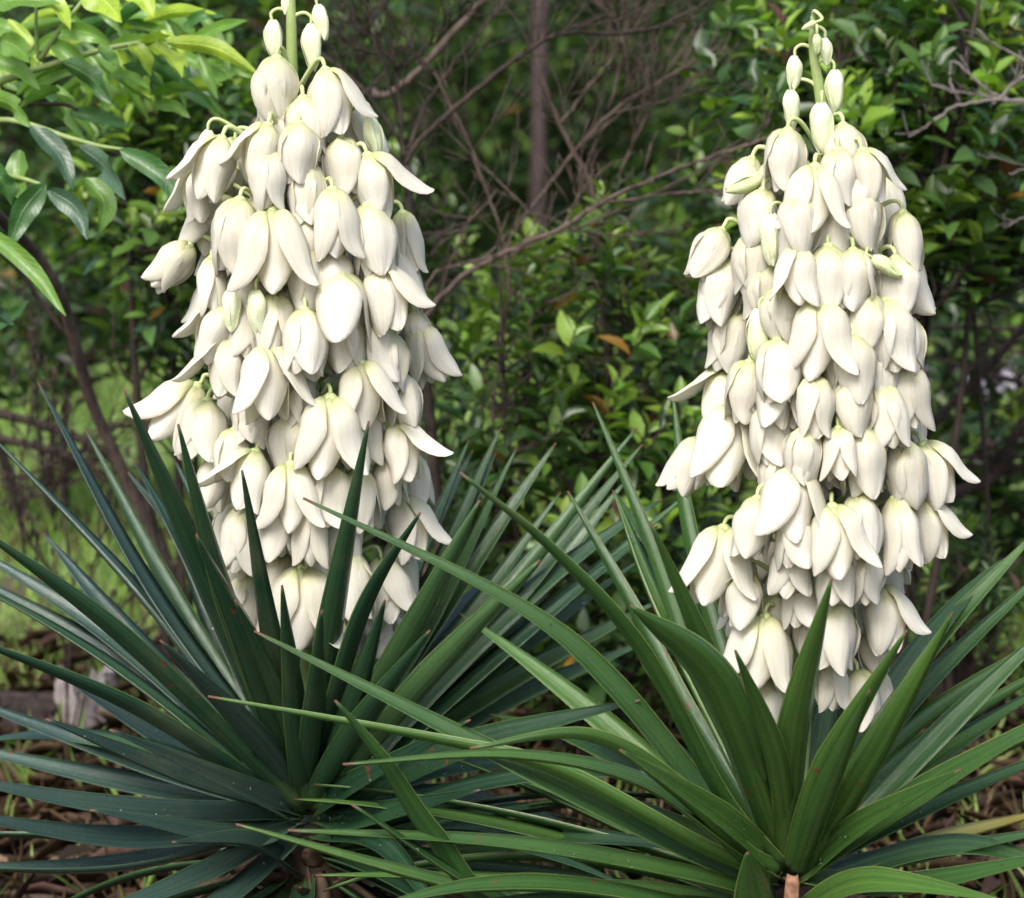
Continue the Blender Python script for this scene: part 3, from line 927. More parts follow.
# ------------------------------------------------------------------ grass and litter
def grass():
    rs = np.random.RandomState(5)
    def field(n, x0, x1, y0, y1, h0, h1, dryness, nm, label):
        x = rs.uniform(x0, x1, n); y = rs.uniform(y0, y1, n)
        pt = np.sin(x * 2.3 + 1.0) + np.sin(y * 2.9 + x * 1.1) + np.sin(x * 5.1 - y * 3.7) * 0.6 + rs.normal(0, 0.6, n)
        keep = pt > -1.35
        x, y, pt = x[keep], y[keep], pt[keep]; n = len(x)
        z = 0.018 * np.sin(x * 1.7 + 0.6) * np.cos(y * 1.3) + 0.012 * np.sin(x * 4.1 + y * 3.3) - 0.004
        pos = np.stack([x, y, z], 1)
        d = rs.normal(0, 0.45, (n, 3)); d[:, 2] = 1
        nmv = rs.normal(0, 1, (n, 3)); nmv[:, 2] = 0.3
        ln = rs.uniform(h0, h1, n); wd = ln * 0.045 + 0.0018 + 0.0006 * np.clip(y, 0, 6)
        cols = np.array([(0.20, 0.33, 0.07), (0.26, 0.40, 0.09), (0.15, 0.26, 0.06), (0.31, 0.40, 0.14)])[rs.randint(0, 4, n)]
        dry = rs.uniform(0, 1, n) < dryness
        cols[dry] = np.array([(0.17, 0.115, 0.065), (0.11, 0.07, 0.04)])[rs.randint(0, 2, dry.sum())]
        cols *= rs.uniform(0.75, 1.2, (n, 1))
        o = put(nm, cloud_mesh(nm, pos, d, nmv, ln, wd, cols, 'lance', 0.1, 0.25), None, M_GRASS)
        tag(o, label, 'grass', kind='stuff')
    field(42000, -2.6, 2.6, 1.35, 4.2, 0.03, 0.085, 0.22, 'lawn_grass', 'short bright green lawn grass behind the yuccas')
    field(26000, -4.5, 4.5, 4.2, 9.0, 0.05, 0.12, 0.10, 'rough_grass', 'rough grass at the far side of the lawn')
    field(7000, -1.8, 1.8, -0.6, 1.5, 0.03, 0.10, 0.6, 'sparse_grass', 'sparse half dry grass around the yucca bases')
    # straw and dead leaves on the soil
    n = 15000
    x = rs.uniform(-1.9, 1.9, n); y = rs.uniform(-0.9, 1.75, n)
    z = 0.018 * np.sin(x * 1.7 + 0.6) * np.cos(y * 1.3) + 0.012 * np.sin(x * 4.1 + y * 3.3) + rs.uniform(0.002, 0.03, n)
    d = rs.normal(0, 1, (n, 3)); d[:, 2] *= 0.2
    nm = rs.normal(0, 0.35, (n, 3)); nm[:, 2] += 1
    ln = rs.uniform(0.05, 0.15, n); wd = np.full(n, 0.0022)
    fat = rs.uniform(0, 1, n) < 0.22
    ln[fat] = rs.uniform(0.03, 0.07, fat.sum()); wd[fat] = ln[fat] * 0.4
    cl = np.array([(0.07, 0.042, 0.026), (0.17, 0.11, 0.07), (0.03, 0.02, 0.014), (0.09, 0.052, 0.042)])[rs.randint(0, 4, n)] * rs.uniform(0.6, 1.2, (n, 1))
    o = put('leaf_litter', cloud_mesh('leaf_litter', np.stack([x, y, z], 1), d, nm, ln, wd, cl, 'lance', 0.3, 0.2), None, M_LITTER)
    tag(o, 'brown straw and dead leaves strewn on the soil under the yuccas', 'litter', kind='stuff')


grass()

# ------------------------------------------------------------------ yucca leaves
def leaf_mesh(pts, width, Wdir, fold=0.35, seed=0, base_w=0.72):
    """sword leaf: pts (smooth centre line), width (m), Wdir(i,T)->unit width vector"""
    n = len(pts)
    T_ = [-1, -0.55, 0, 0.55, 1]
    v, f, uvs = [], [], []
    for i, p in enumerate(pts):
        s = i / (n - 1)
        t = (pts[min(i + 1, n - 1)] - pts[max(i - 1, 0)]).normalized()
        w = Wdir(s, t)
        w = (w - t * w.dot(t)).normalized()
        nn = t.cross(w).normalized()
        if s < 0.35: ws = base_w + (1 - base_w) * math.sin(s / 0.35 * math.pi / 2)
        elif s < 0.5: ws = 1.0
        else: ws = max(0.0, (1 - ((s - 0.5) / 0.5) ** 1.25)) ** 0.95
        hw = width * 0.5 * ws + 0.0009
        th = 0.0012 + 0.0016 * (1 - s)
        for u in T_:
            v.append(p + w * (hw * u * (1 - 0.10 * fold * abs(u))) + nn * (hw * fold * (abs(u) ** 1.15)))
            uvs.append(((u + 1) / 2, s))
        for u in (0.55, 0, -0.55):
            v.append(p + w * (hw * u) + nn * (hw * fold * (abs(u) ** 1.15) - th * (1.2 - abs(u) * 0.4)))
            uvs.append(((u + 1) / 2, s))
    m = 8
    for i in range(n - 1):
        for j in range(m):
            a = i * m + j; b = i * m + (j + 1) % m
            f.append((a, b, b + m, a + m))
    f.append(tuple(range(m))[::-1]); f.append(tuple((n - 1) * m + j for j in range(m)))
    me = bpy.data.meshes.new('leaf')
    me.from_pydata([tuple(q) for q in v], [], f)
    ul = me.uv_layers.new(name='UVMap')
    li = np.zeros(len(me.loops), np.int32); me.loops.foreach_get('vertex_index', li)
    ul.data.foreach_set('uv', np.array(uvs, np.float32)[li].ravel())
    me.polygons.foreach_set('use_smooth', [True] * len(f))
    me.update()
    return me


def yucca_leaf(root, base, pts_px, Yp, wapp, side, mat, rr, wreal=None, face=1, name='leaf', cap=0.2, Lr=0.47):
    """pts_px: (mid..., tip) pixels; wapp: apparent width in px; side 'F' leans to the camera, 'B' away"""
    tip = pts_px[-1]
    wapp *= 0.74
    b = P(base[0], base[1], Yp)
    sc = mpp(Yp)
    app = math.hypot(tip[0] - base[0], tip[1] - base[1]) * sc
    dz = min(cap, math.sqrt(max(0.0, Lr * Lr - app * app)))
    if dz < 0.03: dz = 0.03 + 0.03 * rr.random()
    if side == 'F': dz = -dz
    k = len(pts_px)
    w3 = [b]
    L = 0; segs = []
    pr = base
    for q in pts_px:
        L += math.hypot(q[0] - pr[0], q[1] - pr[1]); segs.append(L); pr = q
    for q, l in zip(pts_px, segs):
        s = l / L
        w3.append(P(q[0], q[1], Yp + dz * (s ** 0.9)))
    if k == 1:
        mid = w3[0].lerp(w3[1], 0.5)
        mid += Vector((0, 0, 0.012 * (rr.random() + 0.3)))
        w3 = [w3[0], mid, w3[1]]
    pts = spline(w3, 30 // (len(w3) - 1))
    tipd = -dz
    scm = mpp(Yp + dz * 0.5)
    wr = wreal or max(32 * scm, wapp * scm * 1.15)
    c = min(0.98, wapp * scm / wr)
    phi = math.acos(c)
    tw = rr.uniform(-0.18, 0.18)

    view = (pts[len(pts) // 2] - CAM).normalized()
    tm = (pts[-1] - pts[0]).normalized()
    sx0 = tm.cross(view).normalized(); dp0 = sx0.cross(tm).normalized()
    best = []
    for g in (1, -1):
        w_ = sx0 * math.cos(phi) + dp0 * (g * math.sin(phi))
        n_ = tm.cross(w_)
        sg = 1 if n_.z > 0 else -1
        best.append((-(n_ * sg).dot(view), g, sg))
    best.sort()
    _, g0, sg0 = best[1] if face > 0 else best[0]

    def Wd(s, t):
        sx = t.cross(view).normalized()          # in the picture plane, across the leaf
        dp = sx.cross(t).normalized()            # along the view
        ph = phi + tw * s
        return (sx * math.cos(ph) + dp * (g0 * math.sin(ph))) * sg0
    fo = rr.uniform(0.38, 0.68)
    me = leaf_mesh(pts, wr, Wd, fold=fo)
    o = put(name, me, root, mat)
    if name == 'leaf' and face > 0 and rr.random() < 0.7:
        mb = MB()
        for q in range(rr.randint(10, 22)):
            i = rr.randint(len(pts) // 6, int(len(pts) * 0.85))
            ring = me.vertices
            u = rr.random()
            a_ = Vector(ring[i * 8 + rr.randint(0, 3)].co); j = i * 8
            c_ = Vector(ring[j].co).lerp(Vector(ring[j + 1].co), u) if rr.random() < .3 else Vector(ring[j + 1].co).lerp(Vector(ring[j + 3].co), u) if False else Vector(ring[j + rr.choice((1, 2))].co).lerp(Vector(ring[j + 3].co), u * 0.9)
            t_ = (pts[i + 1] - pts[i]).normalized(); n_ = t_.cross(Wd(i / len(pts), t_)).normalized()
            r_ = rr.uniform(0.0006, 0.0014)
            mb.tube([c_ - n_ * 0.0006, c_ + n_ * r_ * 0.1, c_ + n_ * r_ * 0.55, c_ + n_ * r_ * 0.8], [r_, r_, r_ * 0.75, r_ * 0.2], 7)
        d = put('water_drops', mb.mesh('water_drops'), None, M_WATER)
        d.parent = o
        d['kind'] = 'stuff'
        d.matrix_parent_inverse = o.matrix_parent_inverse.inverted() @ Matrix.Identity(4) if False else Matrix.Identity(4)
    return o


def free_leaf(root, b, az, el, L, width, droop, mat, rr, name='leaf', fold=0.3):
    """a leaf placed in the world: azimuth (0 = +X, 90 = away from the camera), elevation in degrees"""
    a, e = rad(az), rad(el)
    d0 = Vector((math.cos(a) * math.cos(e), math.sin(a) * math.cos(e), math.sin(e)))
    pts = []
    p = Vector(b)
    n = 22
    for i in range(n + 1):
        pts.append(p.copy())
        dd = d0 + Vector((0, 0, -droop * (i / n) * 1.6)); dd.normalize()
        p += dd * (L / n)
    roll = rr.uniform(-0.5, 0.5)

    def Wd(s, t):
        w = Vector((0, 0, 1)).cross(t)
        if w.length < 0.05: w = Vector((1, 0, 0))
        w.normalize()
        nn = t.cross(w)
        w = w * math.cos(roll) + nn * math.sin(roll)
        if t.cross(w).z < 0: w = -w
        return w
    return put(name, leaf_mesh(pts, width, Wd, fold), root, mat)


# ------------------------------------------------------------------ yucca flowers
def petal_geo(az, a0, a1, Wd=0.30, cup=0.45, r0=0.05, rng=None, length=1.0, bend=0.66):
    flick = rad(rng.uniform(-6, 22)) if Wd > 0.255 else 0.0
    nu, nv = 7, 13
    V = []
    r, z = r0, 0.0
    prof = []
    for j in range(nv):
        s = 0.5 - 0.5 * math.cos(math.pi * j / (nv - 1))
        am = a1 * 0.55 + (4 if a1 < rad(20) else 0) * 0.01745
        q = min(1.0, s / 0.66)
        th = a0 + (am - a0) * (q * (2 - q)) + (a1 - am) * max(0.0, (s - 0.5) / 0.5) ** 1.3
        th += flick * max(0.0, s - 0.7) / 0.3
        if j:
            ds = (s - prof[-1][3]) * length
            r += math.sin(th) * ds; z -= math.cos(th) * ds
        prof.append((r, z, th, s))
    ca, sa = math.cos(az), math.sin(az)
    skew = rng.uniform(-0.04, 0.04)
    rip = rng.uniform(0, 6.28)
    twi = rng.uniform(-0.35, 0.35); crl = rng.uniform(-0.25, 0.2)
    for layer in (0, 1):
        for (r, z, th, s) in prof:
            w = Wd * 2.12 * (s + 0.012) ** 0.50 * max(0.0, 1 - s) ** 0.66
            w = max(w, 0.014)
            for i in range(nu):
                u = -1 + 2 * i / (nu - 1)
                off = -cup * w * abs(u) ** 1.6 + 0.012 * math.sin(rip + s * 7 + u * 2.5) * abs(u)
                off += 0.018 * math.exp(-(u * 5) ** 2) * (1 - s)          # faint midrib
                off += 0.022 * math.sin(rip * 3 + 5.3 * s + 3.1 * u) * math.sin(rip + 6.5 * s - 2.3 * u) * min(1, s * 4)
                off += twi * s * u * w + crl * w * s * s * abs(u) ** 3 + 0.035 * w * math.exp(-(u * 3.5) ** 2)
                if layer: off -= 0.016 * (1 - 0.7 * abs(u)) * (1 - 0.6 * s)
                lat = w * u * (1 - 0.12 * u * u) + skew * s * s
                rr_ = r + math.cos(th) * off
                zz = z + math.sin(th) * off
                V.append((rr_ * ca - lat * sa, rr_ * sa + lat * ca, zz, (u + 1) / 2, s))
    F = []
    for j in range(nv - 1):
        for i in range(nu - 1):
            a = j * nu + i
            F.append((a, a + nu, a + nu + 1, a + 1))
            b = a + nu * nv
            F.append((b, b + 1, b + nu + 1, b + nu))
    o = nu * nv
    for j in range(nv - 1):
        a = j * nu; F.append((a, a + o, a + nu + o, a + nu))
        a = j * nu + nu - 1; F.append((a, a + nu, a + nu + o, a + o))
    for i in range(nu - 1):
        a = (nv - 1) * nu + i; F.append((a, a + o, a + 1 + o, a + 1))
    return V, F


def geo_mesh(name, parts, mat):
    v, f, uv = [], [], []
    for V, F in parts:
        k = len(v)
        v += [q[:3] for q in V]; uv += [q[3:] for q in V]
        f += [tuple(i + k for i in q) for q in F]
    me = bpy.data.meshes.new(name)
    me.from_pydata(v, [], f)
    ul = me.uv_layers.new(name='UVMap')
    li = np.zeros(len(me.loops), np.int32); me.loops.foreach_get('vertex_index', li)
    ul.data.foreach_set('uv', np.array(uv, np.float32)[li].ravel())
    me.polygons.foreach_set('use_smooth', [True] * len(f))
    me.materials.append(mat)
    me.update()
    return me


D = rad
FL = {}


def make_flower_kind(key, outer, inner, Wo=0.31, Wi=0.29, seed=0):
    """outer / inner: three (a0,a1) each, degrees"""
    rng = random.Random(seed)
    geos = []
    for k in range(3):
        a0, a1 = inner[k]
        geos.append(petal_geo(D(60 + 120 * k + rng.uniform(-7, 7)), D(a0 - 6), D(a1), Wi, 0.5, 0.045, rng, 0.97 * rng.uniform(0.94, 1.03)))
    for k in range(3):
        a0, a1 = outer[k]
        cup = rng.uniform(0.42, 0.56) if a1 < 20 else 0.34
        geos.append(petal_geo(D(120 * k + rng.uniform(-7, 7)), D(a0), D(a1), Wo * rng.uniform(0.92, 1.06), cup, 0.065, rng, rng.uniform(0.94, 1.05)))
    pm = [geo_mesh('petal', [g], M_PETAL) for g in geos]
    wm = geo_mesh('flower', geos, M_PETAL)
    FL[key] = (pm, wm)


def ja(rng, a, b, j=7):
    return (a + rng.uniform(-j, j), b + rng.uniform(-j, j))


_r = random.Random(99)
for s in range(4):
    make_flower_kind(('bell', s), [ja(_r, 88, -13, 6) for _ in range(3)], [ja(_r, 84, -16, 5) for _ in range(3)], 0.375, 0.33, seed=200 + s)
for s in range(4):
    make_flower_kind(('loose', s), [ja(_r, 82, 3, 9) for _ in range(3)], [ja(_r, 78, -10, 6) for _ in range(3)], 0.34, 0.30, seed=210 + s)
for s in range(3):
    make_flower_kind(('open', s), [ja(_r, 90, 20, 14) for _ in range(3)], [ja(_r, 70, -2, 8) for _ in range(3)], 0.335, 0.29, seed=220 + s)
for s in range(3):
    make_flower_kind(('flare', s), [ja(_r, 92, (50, 26, 38)[s], 6), ja(_r, 82, -4), ja(_r, 82, -6)], [ja(_r, 78, -14, 5) for _ in range(3)], 0.345, 0.31, seed=230 + s)
for s in range(3):
    make_flower_kind(('long', s), [ja(_r, 66, -6, 5) for _ in range(3)], [ja(_r, 60, -10, 5) for _ in range(3)], 0.27, 0.25, seed=240 + s)
for s in range(3):
    make_flower_kind(('bud', s), [(58, -22)] * 3, [(52, -24)] * 3, 0.25, 0.22, seed=250 + s)
HGT = {'bell': 0.82, 'loose': 0.86, 'open': 0.78, 'flare': 0.82, 'long': 0.92, 'bud': 0.94}
for _k in list(FL):
    if _k[0] == 'bud':
        for _m in (FL[_k][1],):
            _m.materials.clear(); _m.materials.append(M_BUD)

_mb = MB(); _mb.tube([(0, 0, 0.05), (0, 0, 0.02), (0, 0, -0.03), (0, 0, -0.2), (0, 0, -0.42), (0, 0, -0.5)], [0.035, 0.075, 0.085, 0.075, 0.055, 0.015], 8)
for _k in range(6):
    _a = _k * math.pi / 3 + 0.2
    _c, _s = math.cos(_a), math.sin(_a)
    _mb.tube([(0.06 * _c, 0.06 * _s, -0.04), (0.10 * _c, 0.10 * _s, -0.2), (0.11 * _c, 0.11 * _s, -0.36), (0.13 * _c, 0.13 * _s, -0.42), (0.15 * _c, 0.15 * _s, -0.41)], [0.018, 0.022, 0.026, 0.03, 0.012], 6)
ME_CORE = _mb.mesh('flower'); ME_CORE.materials.append(M_PED)

GRN_BUD = mat_simple('young_green_bud', (0.40, 0.50, 0.22), (0.66, 0.72, 0.44), 20, 0.5)


def add_flower(root, kind, px, py, ln, tilt, Y, axis_px, rr, split, out_tilt, rot=None, green=False):
    """flower hanging from pixel (px,py) at depth Y; ln = visible length in px; tilt deg, + swings its mouth to the right"""
    p = P(px, py, Y)
    key = (kind, rr.randint(0, 3 if kind in ('bell', 'loose') else 2))
    Lr = (1.0 if kind == 'bud' else 1.12) * ln * mpp(Y) / HGT[kind]
    t, o = rad(tilt), rad(out_tilt)
    d = Vector((math.sin(t), -math.sin(o) * math.cos(t), -math.cos(t) * math.cos(o)))
    z = -d.normalized()
    x = Vector((1, 0, 0)) - z * z.x; x.normalize()
    y = z.cross(x)
    if rot is None: rot = rr.uniform(0, 360)
    cr, sr = math.cos(rad(rot)), math.sin(rad(rot))
    X = x * cr + y * sr; Yv = -x * sr + y * cr
    M = Matrix(((X.x * Lr, Yv.x * Lr, z.x * Lr, p.x), (X.y * Lr, Yv.y * Lr, z.y * Lr, p.y), (X.z * Lr, Yv.z * Lr, z.z * Lr, p.z), (0, 0, 0, 1)))
    loc = Matrix.Translation(-world_loc(root))
    pm, wm = FL[key]
    if kind == 'bud':
        f = bpy.data.objects.new('bud', wm)
        C.objects.link(f); f.parent = root; f.matrix_local = loc @ M
        if green:
            f.material_slots[0].link = 'OBJECT'; f.material_slots[0].material = GRN_BUD
    elif split:
        f = bpy.data.objects.new('flower', ME_CORE)
        C.objects.link(f); f.parent = root; f.matrix_local = loc @ M
        for m in pm:
            c = bpy.data.objects.new('petal', m); C.objects.link(c); c.parent = f
    else:
        f = bpy.data.objects.new('flower', wm)
        C.objects.link(f); f.parent = root; f.matrix_local = loc @ M
    # stalklet from the flower up and in to the main stalk
    a = axis_px(p.z)
    inn = (a - p); inn.z = 0
    dist = inn.length
    inn.normalize()
    k = mpp(Y)
    q1 = p + z * (7 * k)
    q2 = p + Vector((0, 0, 11 * k)) + inn * (8 * k)
    q3 = p + Vector((0, 0, 4 * k)) + inn * min(dist, 24 * k)
    q4 = a + Vector((0, 0, -0.012 - 0.25 * dist))
    mb = MB()
    pts = spline([p - z * (0.02 * Lr), q1, q2, q3, q4], 4)
    r = (1.9 if kind != 'bud' else 1.5) * k
    mb.tube(pts, [r * (1.0 + 0.5 * i / len(pts)) for i in range(len(pts))], 6)
    me = mb.mesh('flower_stem'); me.materials.append(M_PED)
    c = bpy.data.objects.new('flower_stem', me); C.objects.link(c)
    c.parent = f
    c.matrix_parent_inverse = M.inverted()
    return f


def make_yucca(label, base_px, Yp, leaves, extra, mat, stalk, env, flowers, buds, seed, fill, mats=None):
    rr = random.Random(seed)
    b = P(base_px[0], base_px[1], Yp)
    root = empty('yucca_plant', (b.x, Yp, gz(b.x, Yp)))
    tag(root, label, 'yucca')
    # trunk
    mb = MB()
    z0 = gz(b.x, Yp) - 0.03
    n = 16
    pts = [Vector((b.x + 0.004 * math.sin(i), Yp, z0 + (b.z - 0.01 - z0) * i / n)) for i in range(n + 1)]
    mb.tube(pts, [0.040 * (1 + 0.10 * rr.uniform(-1, 1)) * (1.15 - 0.3 * i / n) for i in range(n + 1)], 14)
    put('trunk', mb.mesh('trunk'), root, M_TRUNK)
    # leaves traced from the picture
    for e in leaves:
        pl, wa, side = e[0], e[1], e[2]
        face = e[3] if len(e) > 3 else (1 if rr.random() < 0.75 else -1)
        tip = pl[-1]
        ang = math.atan2(base_px[1] - tip[1], tip[0] - base_px[0])
        if len(e) > 4: bs = e[4]
        else: bs = (base_px[0] + 12 * math.cos(ang), base_px[1] - 20 * max(-0.8, math.sin(ang)) + rr.uniform(-6, 6))
        yo = rr.uniform(0.012, 0.03) * (-1 if side == 'F' else 1)
        ml = mats(tip, face) if mats else mat
        yucca_leaf(root, bs, pl, Yp + yo, wa, side, ml, rr, face=face, cap=e[5] if len(e) > 5 else 0.2)
    for (az0, az1, el0, el1, cnt, L0, L1, hz) in extra:
        for i in range(cnt):
            az = az0 + (az1 - az0) * (i + rr.random()) / cnt
            el = rr.uniform(el0, el1)
            bb = Vector((b.x + 0.03 * math.cos(rad(az)), Yp + 0.03 * math.sin(rad(az)), b.z + hz + 0.0006 * el))
            free_leaf(root, bb, az, el, rr.uniform(L0, L1), rr.uniform(0.022, 0.032), rr.uniform(0.05, 0.45) if el > 0 else rr.uniform(0.1, 0.3), mat, rr)
    # dry skirt
    for i in range(30):
        az = 360 * (i + rr.random()) / 30
        bb = Vector((b.x + 0.035 * math.cos(rad(az)), Yp + 0.035 * math.sin(rad(az)), b.z - rr.uniform(0.02, 0.09)))
        free_leaf(root, bb, az, rr.uniform(-50, -5), rr.uniform(0.2, 0.36), rr.uniform(0.014, 0.026), rr.uniform(0.3, 0.9), M_DRY, rr, name='dry_leaf', fold=0.6)
    for i in range(46):
        az = 137.5 * i
        zz = z0 + 0.03 + (b.z - 0.02 - z0 - 0.03) * i / 46
        bb = Vector((b.x + 0.034 * math.cos(rad(az)), Yp + 0.034 * math.sin(rad(az)), zz))
        free_leaf(root, bb, az, rr.uniform(15, 60), rr.uniform(0.035, 0.075), rr.uniform(0.020, 0.032), rr.uniform(0.0, 0.5), M_OLD, rr, name='old_leaf_base', fold=0.5)
    # flower stalk
    sp = spline([P(x, y, Yp + dy) for x, y, dy in stalk], 8)
    mb = MB()
    m = len(sp) - 1
    mb.tube(sp, [(11.5 * (1 - i / m) ** 0.9 + 2.6) * mpp(Yp) for i in range(m + 1)], 12)
    put('flower_stalk', mb.mesh('flower_stalk'), root, M_STALK)
    zs = [p.z for p in sp]

    def axis(z):
        for i in range(m):
            if zs[i] <= z <= zs[i + 1]:
                return sp[i].lerp(sp[i + 1], (z - zs[i]) / max(1e-6, zs[i + 1] - zs[i]))
        return sp[0].copy() if z < zs[0] else sp[-1].copy()

    def axpx(py):
        z = P(512, py, Yp).z
        a = axis(z)
        return W / 2 + FPX * (a - CAM).dot(RT) / (a - CAM).dot(FW)

    def envr(py):
        for (y0, r0), (y1, r1) in zip(env, env[1:]):
            if y0 <= py <= y1: return r0 + (r1 - r0) * (py - y0) / (y1 - y0)
        return env[-1][1] if py > env[-1][0] else env[0][1]
    k = mpp(Yp)
    nsplit = 0
    placed = []
    for e in flowers:
        kind, px, py, ln = e[:4]
        tilt = e[4] if len(e) > 4 else rr.uniform(-8, 8)
        lay = e[5] if len(e) > 5 else 0.0        # how far back from the front of the panicle, 0..1
        dx = px - axpx(py)
        rE = envr(py) * 0.82
        dep = math.sqrt(max(0.0, rE * rE - dx * dx))
        Y = Yp - dep * (1 - lay) * k + rr.uniform(-6, 6) * k
        rot = None
        if kind == 'flareL': kind, rot = 'flare', 180 + rr.uniform(-15, 15)
        elif kind == 'flareR': kind, rot = 'flare', rr.uniform(-15, 15)
        elif kind == 'flareF': kind, rot = 'flare', -90 + rr.uniform(-25, 25)
        if kind == 'open': rot = -30 + rr.uniform(-20, 20)
        spl = nsplit < 49
        if spl: nsplit += 1
        add_flower(root, kind, px, py, ln, tilt, Y, axis, rr, spl, rr.uniform(-4, 14), rot)
    for e in buds:
        px, py, ln, tilt = e[:4]
        lay = e[4] if len(e) > 4 else 0.0
        dx = px - axpx(py)
        rE = envr(py) * 0.86
        dep = math.sqrt(max(0.0, rE * rE - dx * dx)) if len(e) > 4 else 0
        add_flower(root, 'bud', px, py, ln, tilt, Yp - dep * k, axis, rr, False, 0, green=len(e) > 5)
    # the flowers on the sides and back of the panicle
    y0, y1 = fill
    for i in range(26):          # flowers deep in the middle
        py = y0 + (y1 - y0) * (i + rr.random()) / 26
        add_flower(root, rr.choice(['bell', 'loose']), axpx(py) + rr.uniform(-38, 38), py, rr.uniform(48, 58), rr.uniform(-10, 10), Yp - rr.uniform(15, 70) * k, axis, rr, False, 4)
    for i in range(34):
        py = y0 + (y1 - y0) * (i + rr.random()) / 34
        rE = envr(py) * 0.68
        a = rr.uniform(-0.05, 1.05) * math.pi
        qx = rr.uniform(0.55, 1.0)
        px = axpx(py) + rE * math.cos(a) * qx
        Y = Yp + rE * math.sin(a) * qx * k
        add_flower(root, rr.choice(['bell', 'loose', 'long', 'bell', 'open']), px, py, rr.uniform(48, 60), rr.uniform(-12, 12) + 10 * math.cos(a), Y, axis, rr, False, -12 * math.sin(a))
    return root


# left plant -------------------------------------------------------
LB = (308, 822)
L_leaves = [
    ([(150, 595), (38, 382)], 17, 'B'), ([(150, 610), (-6, 438)], 13, 'B'),
    ([(212, 600), (124, 390)], 38, 'F', -1), ([(170, 600), (86, 430)], 20, 'B'),
    ([(232, 600), (178, 424)], 30, 'F', -1), ([(268, 650), (242, 470)], 32, 'F', -1),
    ([(332, 640), (369, 421)], 38, 'F', -1), ([(195, 570), (128, 472)], 26, 'B'),
    ([(130, 640), (43, 533)], 26, 'B'), ([(120, 640), (-30, 522)], 22, 'F', -1),
    ([(120, 650), (-40, 540)], 30, 'B', 1), ([(115, 665), (-60, 560)], 28, 'B', 1),
    ([(140, 715), (-50, 630)], 22, 'F', -1), ([(150, 770), (-60, 690)], 26, 'B', 1),
    ([(180, 780), (46, 719)], 26, 'F', 1), ([(140, 790), (-60, 742)], 30, 'B', 1),
    ([(130, 812), (-60, 776)], 30, 'F', 1), ([(130, 842), (-60, 812)], 32, 'F', 1),
    ([(130, 868), (-70, 868)], 18, 'F', 1), ([(250, 845), (173, 842)], 20, 'F', 1, (300, 872)),
    ([(215, 700), (177, 642)], 26, 'B', 1), ([(215, 560), (176, 462)], 22, 'B'),
    ([(262, 670), (196, 534)], 46, 'F', -1), ([(365, 620), (420, 512)], 20, 'F', -1),
    ([(225, 640), (165, 500)], 30, 'B', 1), ([(190, 690), (100, 590)], 32, 'B', 1),
    ([(160, 740), (40, 660)], 32, 'B', 1),
    # right-hand fan
    ([(420, 620), (501, 428)], 30, 'B', 1), ([(400, 620), (469, 440)], 26, 'B', 1), ([(420, 640), (496, 452)], 22, 'B', 1),
    ([(430, 630), (517, 447)], 26, 'B', 1), ([(440, 620), (556, 443)], 32, 'B', 1), ([(450, 650), (561, 492)], 28, 'B', 1),
    ([(490, 620), (637, 428)], 28, 'B', -1), ([(500, 625), (643, 444)], 30, 'B', 1), ([(500, 640), (627, 480)], 34, 'B', 1),
    ([(520, 640), (688, 494)], 26, 'B', 1), ([(470, 690), (640, 560)], 34, 'B', 1), ([(480, 700), (660, 600)], 34, 'B', 1),
    ([(470, 720), (650, 640)], 34, 'B', 1), ([(460, 750), (640, 700)], 34, 'F', 1), ([(450, 770), (620, 760)], 34, 'B', 1),
    ([(410, 640), (480, 500)], 34, 'F', -1), ([(430, 680), (540, 560)], 36, 'F', -1),
    ([(350, 650), (400, 540)], 30, 'B', 1), ([(300, 640), (300, 520)], 34, 'B', 1), ([(330, 660), (345, 560)], 30, 'B', 1),
    ([(440, 800), (560, 820)], 34, 'B', 1), ([(420, 830), (540, 880)], 34, 'B', 1),
    ([(380, 850), (450, 930)], 34, 'F', 1), ([(200, 880), (60, 930)], 30, 'F', 1), ([(230, 900), (130, 960)], 30, 'F', 1),
    ([(300, 710), (282, 585)], 34, 'F', -1), ([(318, 720), (322, 610)], 34, 'F', -1), ([(285, 720), (235, 600)], 36, 'F', -1), ([(345, 710), (385, 600)], 34, 'F', -1), ([(360, 730), (430, 630)], 36, 'F', 1), ([(255, 740), (160, 640)], 36, 'F', 1),
    ([(260, 800), (110, 730)], 34, 'F', 1), ([(240, 840), (90, 810)], 34, 'F', 1), ([(350, 790), (470, 720)], 34, 'F', 1), ([(360, 820), (480, 790)], 34, 'F', 1),
    ([(390, 690), (450, 590)], 32, 'B', 1), ([(455, 690), (590, 575)], 32, 'B', 1),
]
L_extra = [(20, 160, 15, 60, 14, 0.34, 0.46, -0.01), (0, 360, -25, 8, 18, 0.3, 0.44, -0.04), (-60, 60, -5, 30, 12, 0.3, 0.45, -0.03)]
L_stalk = [(308, 775, 0.01), (311, 700, 0.01), (312, 560, 0.005), (305, 400, 0.005), (298, 230, 0), (293, 100, 0), (291, 0, 0), (292, -60, 0)]
L_env = [(-40, 20), (30, 35), (80, 75), (140, 110), (220, 128), (330, 135), (430, 130), (520, 110), (600, 80), (680, 60)]
